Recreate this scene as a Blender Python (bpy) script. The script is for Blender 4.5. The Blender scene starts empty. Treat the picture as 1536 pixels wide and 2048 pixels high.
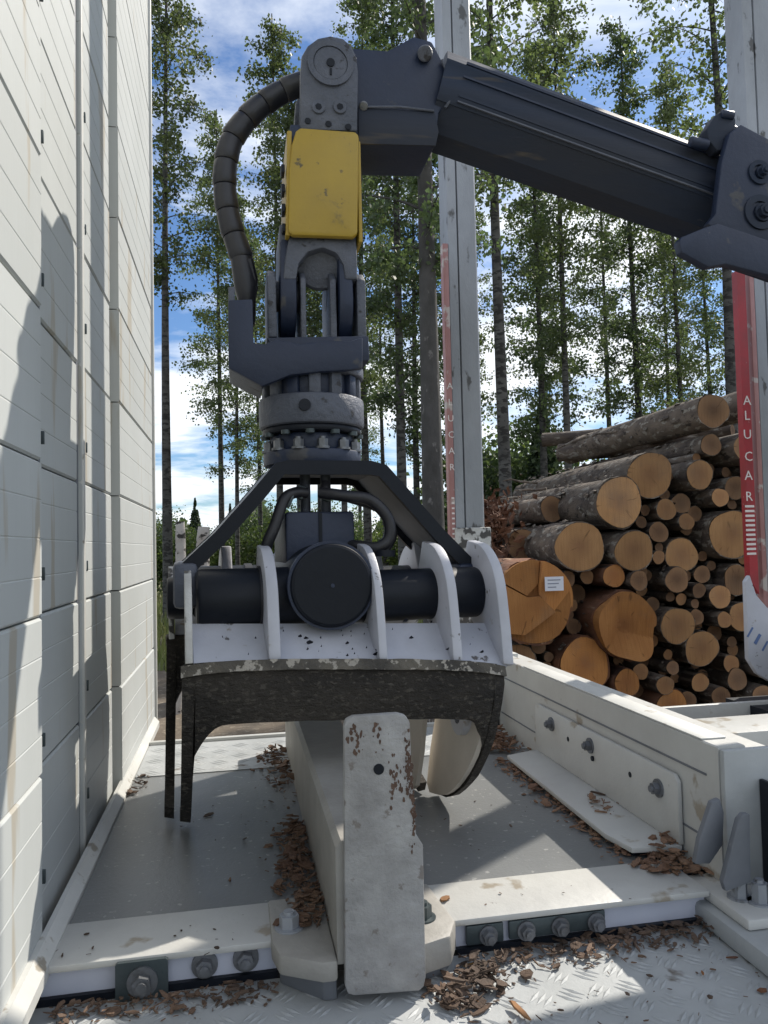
import bpy, bmesh, math, random
import numpy as np
from mathutils import Vector, Matrix
R_ = math.radians
random.seed(7); np.random.seed(7)
scene = bpy.context.scene
COL = scene.collection
S = 0.7   # layout unit -> metres, applied once at the end

# ------------------------------------------------------------------ camera
cam = bpy.data.cameras.new('camera'); camo = bpy.data.objects.new('camera', cam); COL.objects.link(camo)
cam.sensor_fit = 'HORIZONTAL'; cam.sensor_width = 36; cam.lens = 36.05
cam.clip_start = .02; cam.clip_end = 2000
camo.matrix_world = Matrix(((0.98215,0.01388,-0.18757,0),(-0.18671,-0.04827,-0.98123,0),(-0.02268,0.99874,-0.04482,1.0),(0,0,0,1)))
scene.camera = camo
cy_ = scene.cycles; cy_.max_bounces = 6; cy_.diffuse_bounces = 3; cy_.glossy_bounces = 2; cy_.transmission_bounces = 3; cy_.transparent_max_bounces = 4

# ------------------------------------------------------------------ light
AZ, EL = R_(36), R_(43)          # sun from the right and behind the scene, measured from +X
sd = Vector((math.cos(EL)*math.cos(AZ), math.cos(EL)*math.sin(AZ), math.sin(EL)))
sun = bpy.data.lights.new('sun', 'SUN'); sun.energy = 5.0; sun.angle = R_(.55); sun.color = (1, .93, .83)
so = bpy.data.objects.new('sun', sun); COL.objects.link(so)
so.rotation_euler = sd.to_track_quat('Z', 'Y').to_euler(); so.location = sd*30

w = bpy.data.worlds.new('World'); scene.world = w; w.use_nodes = True
nt = w.node_tree; nt.nodes.clear()
def wn(t, **k):
    n = nt.nodes.new(t)
    for a, b in k.items(): setattr(n, a, b)
    return n
sky = wn('ShaderNodeTexSky', sky_type='NISHITA', sun_disc=False)
sky.sun_elevation = EL; sky.sun_rotation = R_(90)-AZ; sky.air_density = 1.0; sky.dust_density = .6; sky.ozone_density = 1.6
tc = wn('ShaderNodeTexCoord'); sep = wn('ShaderNodeSeparateXYZ'); nt.links.new(tc.outputs['Generated'], sep.inputs[0])
def wmath(op, a, b):
    n = wn('ShaderNodeMath', operation=op)
    for i, v in enumerate((a, b)):
        if hasattr(v, 'links'): nt.links.new(v, n.inputs[i])
        else: n.inputs[i].default_value = v
    return n.outputs[0]
zz = wmath('ADD', wmath('MAXIMUM', sep.outputs[2], 0), .16)
cb = wn('ShaderNodeCombineXYZ')
nt.links.new(wmath('DIVIDE', sep.outputs[0], zz), cb.inputs[0]); nt.links.new(wmath('DIVIDE', sep.outputs[1], zz), cb.inputs[1])
nz = wn('ShaderNodeTexNoise'); nz.inputs['Scale'].default_value = .95; nz.inputs['Detail'].default_value = 9; nz.inputs['Roughness'].default_value = .6; nz.inputs['Distortion'].default_value = .5
mp = wn('ShaderNodeMapping'); mp.inputs['Location'].default_value = (3.1, 1.7, 0); mp.inputs['Scale'].default_value = (.8, 1.15, 1)
nt.links.new(cb.outputs[0], mp.inputs[0]); nt.links.new(mp.outputs[0], nz.inputs['Vector'])
rp = wn('ShaderNodeValToRGB'); rp.color_ramp.elements[0].position = .43; rp.color_ramp.elements[1].position = .56
nt.links.new(nz.outputs[0], rp.inputs[0])
mx = wn('ShaderNodeMix', data_type='RGBA'); nt.links.new(rp.outputs[0], mx.inputs['Factor']); tn = wn('ShaderNodeMix', data_type='RGBA', blend_type='MULTIPLY'); tn.inputs['Factor'].default_value = 1; tn.inputs['B'].default_value = (.72, .95, 1.22, 1); nt.links.new(sky.outputs[0], tn.inputs['A']); nt.links.new(tn.outputs['Result'], mx.inputs['A'])
mx.inputs['B'].default_value = (11.2, 11.7, 12.3, 1)
bg = wn('ShaderNodeBackground'); bg.inputs[1].default_value = .095; nt.links.new(mx.outputs['Result'], bg.inputs[0])
ow = wn('ShaderNodeOutputWorld'); nt.links.new(bg.outputs[0], ow.inputs[0])
vs = scene.view_settings; vs.view_transform = 'Standard'; vs.look = 'None'; vs.exposure = .15; vs.gamma = 1; vs.use_curve_mapping = False

# ------------------------------------------------------------------ materials
def mat(name, col, col2=None, sc=6, rough=.6, metal=0, spot=None, spot_sc=30, spot_at=.62, bump=0, bump_sc=40, stretch=(1, 1, 1), vary=0, spec=.5, spot2=None):
    m = bpy.data.materials.new(name); m.use_nodes = True; t = m.node_tree; N = t.nodes; L = t.links
    b = N['Principled BSDF']; b.inputs['Roughness'].default_value = rough; b.inputs['Metallic'].default_value = metal
    b.inputs['Specular IOR Level'].default_value = spec
    c = N.new('ShaderNodeTexCoord'); mp = N.new('ShaderNodeMapping'); mp.inputs['Scale'].default_value = stretch
    L.new(c.outputs['Object'], mp.inputs[0]); vec = mp.outputs[0]
    if vary:
        oi = N.new('ShaderNodeObjectInfo'); ad = N.new('ShaderNodeVectorMath'); ad.operation = 'ADD'
        ml = N.new('ShaderNodeMath'); ml.operation = 'MULTIPLY'; ml.inputs[1].default_value = 37; L.new(oi.outputs['Random'], ml.inputs[0])
        L.new(vec, ad.inputs[0]); L.new(ml.outputs[0], ad.inputs[1]); vec = ad.outputs[0]
    def noise(s, d=6, r=.6):
        n = N.new('ShaderNodeTexNoise'); n.inputs['Scale'].default_value = s; n.inputs['Detail'].default_value = d; n.inputs['Roughness'].default_value = r
        L.new(vec, n.inputs['Vector']); return n.outputs[0]
    def mix(f, a, bb):
        x = N.new('ShaderNodeMix'); x.data_type = 'RGBA'
        for s_, v in (('Factor', f), ('A', a), ('B', bb)):
            if hasattr(v, 'links'): L.new(v, x.inputs[s_])
            else: x.inputs[s_].default_value = v if s_ == 'Factor' else (*v, 1)
        return x.outputs['Result']
    def ramp(v, a, bb):
        r = N.new('ShaderNodeMapRange'); r.inputs['From Min'].default_value = a; r.inputs['From Max'].default_value = bb; L.new(v, r.inputs['Value']); return r.outputs[0]
    cur = col
    if col2: cur = mix(ramp(noise(sc), .35, .65), col, col2)
    if spot: cur = mix(ramp(noise(spot_sc, 4, .55), spot_at, spot_at+.05), cur, spot)
    if spot2: cur = mix(ramp(noise(spot2[1], 5, .7), spot2[2], spot2[2]+.06), cur, spot2[0])
    if vary:
        hs = N.new('ShaderNodeHueSaturation'); v2 = N.new('ShaderNodeMapRange'); L.new(oi.outputs['Random'], v2.inputs['Value'])
        v2.inputs['To Min'].default_value = 1-vary; v2.inputs['To Max'].default_value = 1+vary; L.new(v2.outputs[0], hs.inputs['Value'])
        L.new(cur, hs.inputs['Color']) if hasattr(cur, 'links') else setattr(hs.inputs['Color'], 'default_value', (*cur, 1)); cur = hs.outputs[0]
    if hasattr(cur, 'links'): L.new(cur, b.inputs['Base Color'])
    else: b.inputs['Base Color'].default_value = (*cur, 1)
    if bump:
        bp = N.new('ShaderNodeBump'); bp.inputs['Strength'].default_value = bump; bp.inputs['Distance'].default_value = .02; L.new(noise(bump_sc, 5, .65), bp.inputs['Height']); L.new(bp.outputs[0], b.inputs['Normal'])
    return m
M = {}
M['wall'] = mat('white_panel', (.49, .51, .50), (.445, .465, .455), 2.5, .5, spot=(.40, .375, .32), spot_sc=11, spot_at=.60, stretch=(1, 1, .13), vary=.03, bump=.10, bump_sc=5, spot2=((.22, .19, .15), 42, .735))
M['trim'] = mat('white_trim', (.60, .60, .57), (.50, .50, .47), 5, .45, spot=(.3, .27, .22), spot_sc=14, spot_at=.66, bump=.05)
M['strip_dirty'] = mat('dirty_trim', (.50, .49, .45), (.42, .40, .36), 4, .6, spot=(.16, .13, .1), spot_sc=10, spot_at=.63, stretch=(1, 1, .3), bump=.1)
M['beam'] = mat('white_beam_paint', (.54, .54, .51), (.47, .465, .44), 4, .45, spot=(.33, .29, .23), spot_sc=9, spot_at=.62, bump=.12, bump_sc=18, spot2=((.15, .12, .095), 45, .69))
M['bluewhite'] = mat('white_gloss_paint', (.56, .58, .66), (.50, .53, .62), 4, .35, spot=(.25, .24, .24), spot_sc=18, spot_at=.7)
M['jaw'] = mat('white_jaw_paint', (.50, .51, .56), (.42, .43, .47), 6, .45, spot=(.10, .09, .085), spot_sc=30, spot_at=.66, bump=.12, bump_sc=25, spot2=((.27, .23, .19), 11, .64))
M['speck'] = mat('chipped_white_paint', (.62, .62, .6), (.4, .39, .36), 9, .5, spot=(.06, .055, .05), spot_sc=20, spot_at=.52, bump=.25)
M['worn'] = mat('worn_steel', (.055, .047, .038), (.022, .019, .016), 7, .62, .25, spot=(.09, .08, .065), spot_sc=120, spot_at=.57, bump=.9, bump_sc=90, stretch=(.55, 1, 1))
M['lip'] = mat('scuffed_steel_edge', (.13, .115, .09), (.045, .04, .033), 11, .6, .2, spot=(.36, .33, .28), spot_sc=48, spot_at=.55, bump=.5, bump_sc=40)
M['inner'] = mat('bare_plate', (.60, .55, .48), (.50, .46, .40), 6, .5, spot=(.3, .26, .22), spot_sc=12, spot_at=.68)
M['boom'] = mat('dark_blue_paint', (.016, .027, .060), (.012, .020, .046), 4, .48, spot=(.055, .055, .06), spot_sc=10, spot_at=.63, bump=.12, spot2=((.14, .13, .12), 60, .70))
M['boom2'] = mat('dark_worn_paint', (.015, .026, .052), (.026, .031, .045), 5, .62, spot=(.085, .072, .058), spot_sc=9, spot_at=.60, stretch=(.12, 1, 1), bump=.12, spec=.35, spot2=((.15, .14, .13), 46, .69))
M['link'] = mat('worn_cast_steel', (.115, .125, .155), (.075, .085, .11), 9, .5, .15, spot=(.035, .035, .04), spot_sc=22, spot_at=.62, bump=.35, bump_sc=50)
M['black'] = mat('black_paint', (.006, .008, .014), (.009, .012, .018), 3, .45, bump=.05, spec=.25)
M['rubber'] = mat('black_rubber', (.014, .014, .018), (.022, .022, .026), 20, .45, bump=.1)
M['sleeve'] = mat('hose_guard', (.020, .021, .027), (.032, .032, .038), 12, .4, bump=.1)
M['yellow'] = mat('yellow_paint', (.44, .30, .03), (.36, .245, .035), 4, .42, spot=(.10, .08, .04), spot_sc=24, spot_at=.67, bump=.08, spot2=((.25, .18, .04), 8, .60))
M['post'] = mat('worn_white_post', (.35, .335, .305), (.26, .25, .225), 7, .55, spot=(.20, .14, .10), spot_sc=13, spot_at=.69, bump=.15, spot2=((.10, .055, .03), 26, .72))
M['postface'] = mat('scraped_post_face', (.37, .365, .355), (.25, .245, .24), 11, .5, .1, spot=(.20, .18, .165), spot_sc=34, spot_at=.625, bump=.35, bump_sc=26, spot2=((.10, .05, .028), 12, .70))
M['rustspot'] = mat('rust', (.07, .04, .028), (.13, .08, .055), 30, .8, bump=.4)
M['gusset'] = mat('dark_grey_paint', (.16, .17, .19), (.12, .13, .145), 8, .5, spot=(.3, .3, .3), spot_sc=20, spot_at=.7)
M['dkplate'] = mat('dark_bolt_plate', (.07, .09, .095), (.045, .06, .065), 10, .4, .3, bump=.1)
M['bolt'] = mat('zinc_bolt', (.22, .23, .25), (.14, .145, .15), 20, .45, .6, bump=.15)
M['deck'] = mat('deck_mat', (.20, .207, .207), (.155, .16, .16), 2.5, .36, spot=(.33, .33, .32), spot_sc=60, spot_at=.64, bump=.08, bump_sc=90, spot2=((.13, .12, .11), 9, .72))
M['tread'] = mat('tread_aluminium', (.42, .435, .435), (.33, .345, .345), 5, .62, .1, spot=(.16, .14, .12), spot_sc=9, spot_at=.66, bump=.1)
M['galv'] = mat('galvanised_stake', (.37, .39, .42), (.27, .285, .305), 4, .5, .25, spot=(.10, .10, .10), spot_sc=16, spot_at=.62, stretch=(1, 1, .45), bump=.2, bump_sc=22, spot2=((.42, .41, .39), 22, .66))
M['red'] = mat('red_reflector', (.40, .025, .035), (.28, .03, .036), 10, .45, spot=(.5, .3, .28), spot_sc=20, spot_at=.66)
M['pink'] = mat('faded_red_edge', (.42, .22, .21), (.35, .17, .16), 8, .5, spot=(.5, .45, .42), spot_sc=12, spot_at=.6)
M['letter'] = mat('white_lettering', (.78, .72, .70), rough=.5)
M['paper'] = mat('white_paper', (.70, .72, .78), rough=.6)
M['ink'] = mat('grey_print', (.25, .27, .33), rough=.7)
M['logo'] = mat('blue_print', (.10, .16, .32), rough=.6)
M['tyre'] = mat('tyre_rubber', (.02, .02, .02), (.035, .033, .03), 9, .85, bump=.2)
M['bark'] = mat('log_bark', (.15, .115, .085), (.06, .045, .036), 7, .9, spot=(.22, .195, .16), spot_sc=20, spot_at=.56, stretch=(1, .5, 1), bump=1, bump_sc=14, vary=.25, spot2=((.035, .026, .02), 15, .58))
M['barkred'] = mat('pine_bark', (.20, .085, .04), (.09, .045, .03), 5, .9, spot=(.3, .2, .13), spot_sc=9, spot_at=.62, stretch=(1, .35, 1), bump=1, bump_sc=16, vary=.15)
M['chip'] = mat('bark_chip', (.12, .065, .04), (.19, .115, .07), 9, .85, bump=.5, vary=.45)
M['chipdark'] = mat('dark_bark_chip', (.055, .038, .028), (.16, .10, .065), 7, .85, bump=.5, vary=.4)
M['leafy'] = mat('yellow_leaf', (.42, .24, .05), (.3, .15, .04), 30, .6, vary=.3)
M['trunk'] = mat('birch_bark', (.10, .096, .088), (.05, .047, .043), 3, .85, spot=(.022, .02, .018), spot_sc=9, spot_at=.50, stretch=(.6, .6, 1.6), bump=.4, bump_sc=10, vary=.15)
M['darktrunk'] = mat('dark_bark', (.085, .08, .075), (.05, .047, .043), 4, .9, spot=(.16, .15, .14), spot_sc=7, spot_at=.62, stretch=(1, 1, .5), bump=.8, bump_sc=12)
M['birchpale'] = mat('pale_birch_bark', (.48, .45, .41), (.38, .34, .30), 5, .8, spot=(.04, .035, .03), spot_sc=9, spot_at=.54, stretch=(1, 1, 1.6), bump=.3)
M['ground'] = mat('ground', (.10, .115, .045), (.16, .15, .06), .35, .95, spot=(.14, .10, .065), spot_sc=.22, spot_at=.52, bump=.6, bump_sc=4)
M['litter'] = mat('dirt_ground', (.10, .075, .05), (.15, .12, .085), 3, .95, spot=(.22, .18, .13), spot_sc=14, spot_at=.58, bump=.8, bump_sc=12)
M['grass'] = mat('grass', (.13, .17, .04), (.2, .2, .06), .8, .8)

def wood(name, c1, c2, heart):
    m = bpy.data.materials.new(name); m.use_nodes = True; t = m.node_tree; N = t.nodes; L = t.links; b = N['Principled BSDF']; b.inputs['Roughness'].default_value = .85
    b.inputs['Specular IOR Level'].default_value = .2
    c = N.new('ShaderNodeTexCoord'); wv = N.new('ShaderNodeTexWave'); wv.wave_type = 'RINGS'; wv.rings_direction = 'Y'
    wv.inputs['Scale'].default_value = 24; wv.inputs['Distortion'].default_value = 3.5; wv.inputs['Detail'].default_value = 3; wv.inputs['Detail Scale'].default_value = .6
    L.new(c.outputs['Object'], wv.inputs['Vector'])
    n = N.new('ShaderNodeTexNoise'); n.inputs['Scale'].default_value = 4; n.inputs['Detail'].default_value = 6; L.new(c.outputs['Object'], n.inputs['Vector'])
    def mix(f, a, bb):
        x = N.new('ShaderNodeMix'); x.data_type = 'RGBA'
        for s_, v in (('Factor', f), ('A', a), ('B', bb)):
            if hasattr(v, 'links'): L.new(v, x.inputs[s_])
            else: x.inputs[s_].default_value = v if s_ == 'Factor' else (*v, 1)
        return x.outputs['Result']
    def rng(v, a, bb, lo=0, hi=1):
        r = N.new('ShaderNodeMapRange'); r.inputs['From Min'].default_value = a; r.inputs['From Max'].default_value = bb; r.inputs['To Min'].default_value = lo; r.inputs['To Max'].default_value = hi; L.new(v, r.inputs['Value']); return r.outputs[0]
    cur = mix(rng(n.outputs[0], .3, .7), c1, c2)
    dk = tuple(v*.62 for v in c2)
    cur = mix(rng(wv.outputs['Fac'], .5, 1, 0, .2), cur, dk)
    # darker pith
    ln = N.new('ShaderNodeVectorMath'); ln.operation = 'LENGTH'; L.new(c.outputs['Object'], ln.inputs[0])
    ad = N.new('ShaderNodeMath'); ad.operation = 'MULTIPLY_ADD'; L.new(n.outputs[0], ad.inputs[0]); ad.inputs[1].default_value = .16; L.new(ln.outputs['Value'], ad.inputs[2])
    cur = mix(rng(ad.outputs[0], .10, .20, .7, 0), cur, heart)
    # fine saw grain
    mp = N.new('ShaderNodeMapping'); mp.inputs['Rotation'].default_value = (0, .5, 0); mp.inputs['Scale'].default_value = (60, 1, 5); L.new(c.outputs['Object'], mp.inputs[0])
    n2 = N.new('ShaderNodeTexNoise'); n2.inputs['Scale'].default_value = 1; n2.inputs['Detail'].default_value = 3; L.new(mp.outputs[0], n2.inputs['Vector'])
    cur = mix(rng(n2.outputs[0], .5, .8, 0, .35), cur, dk)
    # drying cracks running out from the pith, and grey weathering
    oi = N.new('ShaderNodeObjectInfo'); sx_ = N.new('ShaderNodeSeparateXYZ'); L.new(c.outputs['Object'], sx_.inputs[0])
    at_ = N.new('ShaderNodeMath'); at_.operation = 'ARCTAN2'; L.new(sx_.outputs[2], at_.inputs[0]); L.new(sx_.outputs[0], at_.inputs[1])
    cx_ = N.new('ShaderNodeCombineXYZ'); L.new(at_.outputs[0], cx_.inputs[0]); m3 = N.new('ShaderNodeMath'); m3.operation = 'MULTIPLY'; m3.inputs[1].default_value = 50; L.new(oi.outputs['Random'], m3.inputs[0]); L.new(m3.outputs[0], cx_.inputs[1])
    m4 = N.new('ShaderNodeMath'); m4.operation = 'MULTIPLY'; m4.inputs[1].default_value = 1.2; L.new(ln.outputs['Value'], m4.inputs[0]); L.new(m4.outputs[0], cx_.inputs[2])
    n3 = N.new('ShaderNodeTexNoise'); n3.inputs['Scale'].default_value = 5.5; n3.inputs['Detail'].default_value = 2; L.new(cx_.outputs[0], n3.inputs['Vector'])
    cur = mix(rng(n3.outputs[0], .66, .72, 0, .6), cur, tuple(v*.3 for v in c2))
    n4 = N.new('ShaderNodeTexNoise'); n4.inputs['Scale'].default_value = 2.2; n4.inputs['Detail'].default_value = 7; n4.inputs['Roughness'].default_value = .7
    ad4 = N.new('ShaderNodeVectorMath'); ad4.operation = 'ADD'; L.new(c.outputs['Object'], ad4.inputs[0]); L.new(m3.outputs[0], ad4.inputs[1]); L.new(ad4.outputs[0], n4.inputs['Vector'])
    cur = mix(rng(n4.outputs[0], .5, .72, 0, .55), cur, (.20, .14, .095))
    hs = N.new('ShaderNodeHueSaturation'); L.new(rng(oi.outputs['Random'], 0, 1, .72, 1.2), hs.inputs['Value']); L.new(cur, hs.inputs['Color'])
    L.new(hs.outputs[0], b.inputs['Base Color'])
    bp = N.new('ShaderNodeBump'); bp.inputs['Strength'].default_value = .35; bp.inputs['Distance'].default_value = .02; L.new(n2.outputs[0], bp.inputs['Height']); L.new(bp.outputs[0], b.inputs['Normal'])
    return m
M['wood_o'] = wood('orange_cut_wood', (.50, .235, .08), (.36, .155, .05), (.26, .11, .045))
M['wood_t'] = wood('tan_cut_wood', (.47, .27, .125), (.35, .19, .085), (.24, .125, .065))
M['wood_d'] = wood('dark_hearted_cut_wood', (.36, .21, .11), (.26, .15, .08), (.08, .045, .03))

def leafmat(name, c1, c2, tr):
    m = bpy.data.materials.new(name); m.use_nodes = True; t = m.node_tree; N = t.nodes; L = t.links; b = N['Principled BSDF']; b.inputs['Roughness'].default_value = .5
    g = N.new('ShaderNodeTexCoord'); n = N.new('ShaderNodeTexNoise'); n.inputs['Scale'].default_value = .55; n.inputs['Detail'].default_value = 8; n.inputs['Roughness'].default_value = .7
    L.new(g.outputs['Object'], n.inputs['Vector'])
    r = N.new('ShaderNodeMapRange'); r.inputs['From Min'].default_value = .35; r.inputs['From Max'].default_value = .65; L.new(n.outputs[0], r.inputs['Value'])
    x = N.new('ShaderNodeMix'); x.data_type = 'RGBA'; L.new(r.outputs[0], x.inputs['Factor']); x.inputs['A'].default_value = (*c1, 1); x.inputs['B'].default_value = (*c2, 1)
    oi = N.new('ShaderNodeObjectInfo'); hs = N.new('ShaderNodeHueSaturation'); v = N.new('ShaderNodeMapRange'); v.inputs['To Min'].default_value = .75; v.inputs['To Max'].default_value = 1.2; L.new(oi.outputs['Random'], v.inputs['Value']); L.new(v.outputs[0], hs.inputs['Value']); L.new(x.outputs['Result'], hs.inputs['Color'])
    L.new(hs.outputs[0], b.inputs['Base Color'])
    tl = N.new('ShaderNodeBsdfTranslucent'); gm = N.new('ShaderNodeMix'); gm.data_type = 'RGBA'; gm.blend_type = 'MULTIPLY'; gm.inputs['Factor'].default_value = 1; L.new(hs.outputs[0], gm.inputs['A']); gm.inputs['B'].default_value = (1.3, 1.4, .9, 1); L.new(gm.outputs['Result'], tl.inputs['Color'])
    ms = N.new('ShaderNodeMixShader'); ms.inputs[0].default_value = tr; L.new(b.outputs[0], ms.inputs[1]); L.new(tl.outputs[0], ms.inputs[2])
    L.new(ms.outputs[0], N['Material Output'].inputs['Surface']); return m
M['leaf'] = leafmat('birch_leaves', (.085, .115, .062), (.125, .15, .066), .5)
M['leafdark'] = leafmat('dark_leaves', (.065, .098, .056), (.10, .13, .056), .48)
M['leaflight'] = leafmat('light_leaves', (.085, .13, .04), (.13, .16, .045), .4)
M['needle'] = leafmat('conifer_needles', (.03, .05, .026), (.045, .07, .03), .2)

# ------------------------------------------------------------------ geometry helpers
class MB:
    def __init__(s): s.v = []; s.f = []
    def add(s, v, f):
        o = len(s.v); s.v += [tuple(p) for p in v]; s.f += [tuple(i+o for i in q) for q in f]; return s
    def bm(s, b):
        b.verts.index_update(); return s.add([p.co[:] for p in b.verts], [[x.index for x in q.verts] for q in b.faces])
    def box(s, x0, x1, y0, y1, z0, z1, bev=0, seg=2):
        b = bmesh.new(); bmesh.ops.create_cube(b, size=1)
        for p in b.verts: p.co = ((x0+x1)/2+p.co.x*(x1-x0), (y0+y1)/2+p.co.y*(y1-y0), (z0+z1)/2+p.co.z*(z1-z0))
        if bev: bmesh.ops.bevel(b, geom=b.edges[:], offset=bev, segments=seg, affect='EDGES', profile=.5)
        s.bm(b); b.free(); return s
    def obox(s, c, size, rot=(0, 0, 0), bev=0):
        b = bmesh.new(); bmesh.ops.create_cube(b, size=1)
        for p in b.verts: p.co = (p.co.x*size[0], p.co.y*size[1], p.co.z*size[2])
        if bev: bmesh.ops.bevel(b, geom=b.edges[:], offset=bev, segments=2, affect='EDGES', profile=.5)
        from mathutils import Euler
        m = Matrix.Translation(c) @ Euler(rot).to_matrix().to_4x4(); bmesh.ops.transform(b, matrix=m, verts=b.verts)
        s.bm(b); b.free(); return s
    def prism(s, pts, a0, a1, axis='y', bev=0):
        """polygon pts in the plane across axis, extruded from a0 to a1"""
        def P(p, a): return {'y': (p[0], a, p[1]), 'x': (a, p[0], p[1]), 'z': (p[0], p[1], a)}[axis]
        b = bmesh.new(); lo = [b.verts.new(P(p, a0)) for p in pts]; hi = [b.verts.new(P(p, a1)) for p in pts]
        b.faces.new(lo); b.faces.new(hi[::-1]); n = len(pts)
        for i in range(n): b.faces.new((lo[i], hi[i], hi[(i+1) % n], lo[(i+1) % n]))
        bmesh.ops.recalc_face_normals(b, faces=b.faces[:])
        if bev:
            es = [e for e in b.edges if len(e.link_faces) == 2 and e.calc_face_angle(0) > .6]
            bmesh.ops.bevel(b, geom=es, offset=bev, segments=2, affect='EDGES', profile=.5)
        bmesh.ops.triangulate(b, faces=[q for q in b.faces if len(q.verts) > 4])
        s.bm(b); b.free(); return s
    def tube(s, path, rad, n=12, cap=True):
        path = [Vector(p) for p in path]; k = len(path)
        rad = rad if hasattr(rad, '__len__') else [rad]*k
        t0 = (path[1]-path[0]).normalized(); u = t0.orthogonal().normalized(); V = []; F = []
        for i, p in enumerate(path):
            t = (path[min(i+1, k-1)]-path[max(i-1, 0)])
            t = t.normalized() if t.length > 1e-9 else t0
            u = (u-t*u.dot(t)).normalized(); v = t.cross(u)
            V += [p+(u*math.cos(2*math.pi*j/n)+v*math.sin(2*math.pi*j/n))*rad[i] for j in range(n)]
        for i in range(k-1):
            for j in range(n): F.append((i*n+j, i*n+(j+1) % n, (i+1)*n+(j+1) % n, (i+1)*n+j))
        if cap: F.append(tuple(range(n))[::-1]); F.append(tuple((k-1)*n+j for j in range(n)))
        return s.add(V, F)
    def cyl(s, p0, p1, r, n=24, bev=0, r1=None):
        p0 = Vector(p0); p1 = Vector(p1); d = (p1-p0).normalized(); r1 = r if r1 is None else r1
        if not bev: return s.tube([p0, p1], [r, r1], n)
        return s.tube([p0, p0+d*1e-5, p0+d*bev*.35, p0+d*bev, p1-d*bev, p1-d*bev*.35, p1-d*1e-5, p1], [r-bev, r-bev, r-bev*.3, r, r1, r1-bev*.3, r1-bev, r1-bev], n)
    def ring(s, c, axis, r0, r1, h, n=32):
        """annulus of inner radius r0, outer r1, thickness h along axis (unit)"""
        c = Vector(c); a = Vector(axis).normalized(); u = a.orthogonal().normalized(); v = a.cross(u); V = []; F = []
        for j in range(n):
            d = u*math.cos(2*math.pi*j/n)+v*math.sin(2*math.pi*j/n)
            V += [c+d*r0-a*h/2, c+d*r1-a*h/2, c+d*r1+a*h/2, c+d*r0+a*h/2]
        for j in range(n):
            k = (j+1) % n
            for q in range(4): F.append((j*4+q, j*4+(q+1) % 4, k*4+(q+1) % 4, k*4+q))
        return s.add(V, F)
    def build(s, name, m, parent=None, smooth=34, kind=None, label=None):
        me = bpy.data.meshes.new(name); me.from_pydata(s.v, [], s.f)
        b = bmesh.new(); b.from_mesh(me); bmesh.ops.recalc_face_normals(b, faces=b.faces[:]); b.to_mesh(me); b.free()
        return link(name, me, m, parent, smooth, kind, label)
def wloc(o):
    v = o.location.copy()
    while o.parent: o = o.parent; v += o.location
    return v
def link(name, me, m, parent=None, smooth=34, kind=None, label=None):
    if smooth:
        me.polygons.foreach_set('use_smooth', [True]*len(me.polygons)); me.set_sharp_from_angle(angle=R_(smooth))
    me.materials.append(M[m] if isinstance(m, str) else m)
    o = bpy.data.objects.new(name, me); COL.objects.link(o)
    if parent:
        off = wloc(parent)
        if off.length: me.transform(Matrix.Translation(-off))
        o.parent = parent
    if kind: o['kind'] = kind
    if label: o['label'] = label
    return o
def centre(o):
    """move a part's origin to the middle of its mesh"""
    me = o.data; n = len(me.vertices); a = np.empty(n*3); me.vertices.foreach_get('co', a); c = Vector(a.reshape(-1, 3).mean(0)); me.transform(Matrix.Translation(-c)); o.location += c; return o
def tag(o, label, cat, group=None):
    o['label'] = label; o['category'] = cat
    if group: o['group'] = group
    return o
def thing(name, loc, label, cat, group=None):
    o = bpy.data.objects.new(name, None); o.empty_display_size = .1; COL.objects.link(o); o.location = loc; return tag(o, label, cat, group)
def struct(o): o['kind'] = 'structure'; return o
def copy_tree(o, parent=None):
    c = o.copy(); COL.objects.link(c); c.parent = parent
    for ch in list(o.children): copy_tree(ch, c)
    return c
def bolt(parent, c, axis, r=.018, h=.016, washer=1.6, m='bolt', name='bolt'):
    c = Vector(c); a = Vector(axis).normalized(); b = MB()
    if washer: b.cyl(c-a*.004, c+a*.005, r*washer, 20)
    b.cyl(c+a*.005, c+a*(h+.005), r, 6); b.cyl(c+a*(h+.004), c+a*(h+.014), r*.55, 12)
    return b.build(name, m, parent)
def catmull(pts, n=8):
    P = [Vector(p) for p in pts]; P = [P[0]*2-P[1]]+P+[P[-1]*2-P[-2]]; out = []
    for i in range(1, len(P)-2):
        for k in range(n):
            t = k/n; a, b, c, d = P[i-1:i+3]
            out.append(.5*((2*b)+(c-a)*t+(2*a-5*b+4*c-d)*t*t+(3*b-a-3*c+d)*t**3))
    out.append(P[-2]); return out
GZ = -1.65

# ================================================================== SETTING: ground
g = MB(); N_ = 40
xs = np.concatenate([np.linspace(-420, -30, 10), np.linspace(-26, 40, 34), np.linspace(46, 420, 10)]); ys = np.concatenate([np.linspace(-60, 0, 5), np.linspace(2, 60, 40), np.linspace(66, 620, 18)])
V = [(x, y, GZ+(.10*math.sin(x*.37+y*.21)+.07*math.sin(x*.9-y*.6) if y > 18 else 0)-.12) for y in ys for x in xs]
nx = len(xs); g.add(V, [(j*nx+i, j*nx+i+1, (j+1)*nx+i+1, (j+1)*nx+i) for j in range(len(ys)-1) for i in range(nx-1)])
struct(g.build('ground', 'ground'))
g = MB(); rows = []
for j in range(24):
    for i in range(60):
        x = -14+i*.7; y = -4+j*.95; rows.append((x, y, GZ+.0+.035*math.sin(x*2.3+y)+.03*math.sin(y*3.1-x*.8)+random.uniform(-.02, .02)-.02))
g.add(rows, [(j*60+i, j*60+i+1, (j+1)*60+i+1, (j+1)*60+i) for j in range(23) for i in range(59)])
struct(g.build('landing_yard', 'litter'))

# ================================================================== TIMBER TRUCK
truck = thing('timber_truck', (2, 3, GZ), 'white timber truck bed with plank headboard, cross beams and grey deck mat', 'truck')
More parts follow.
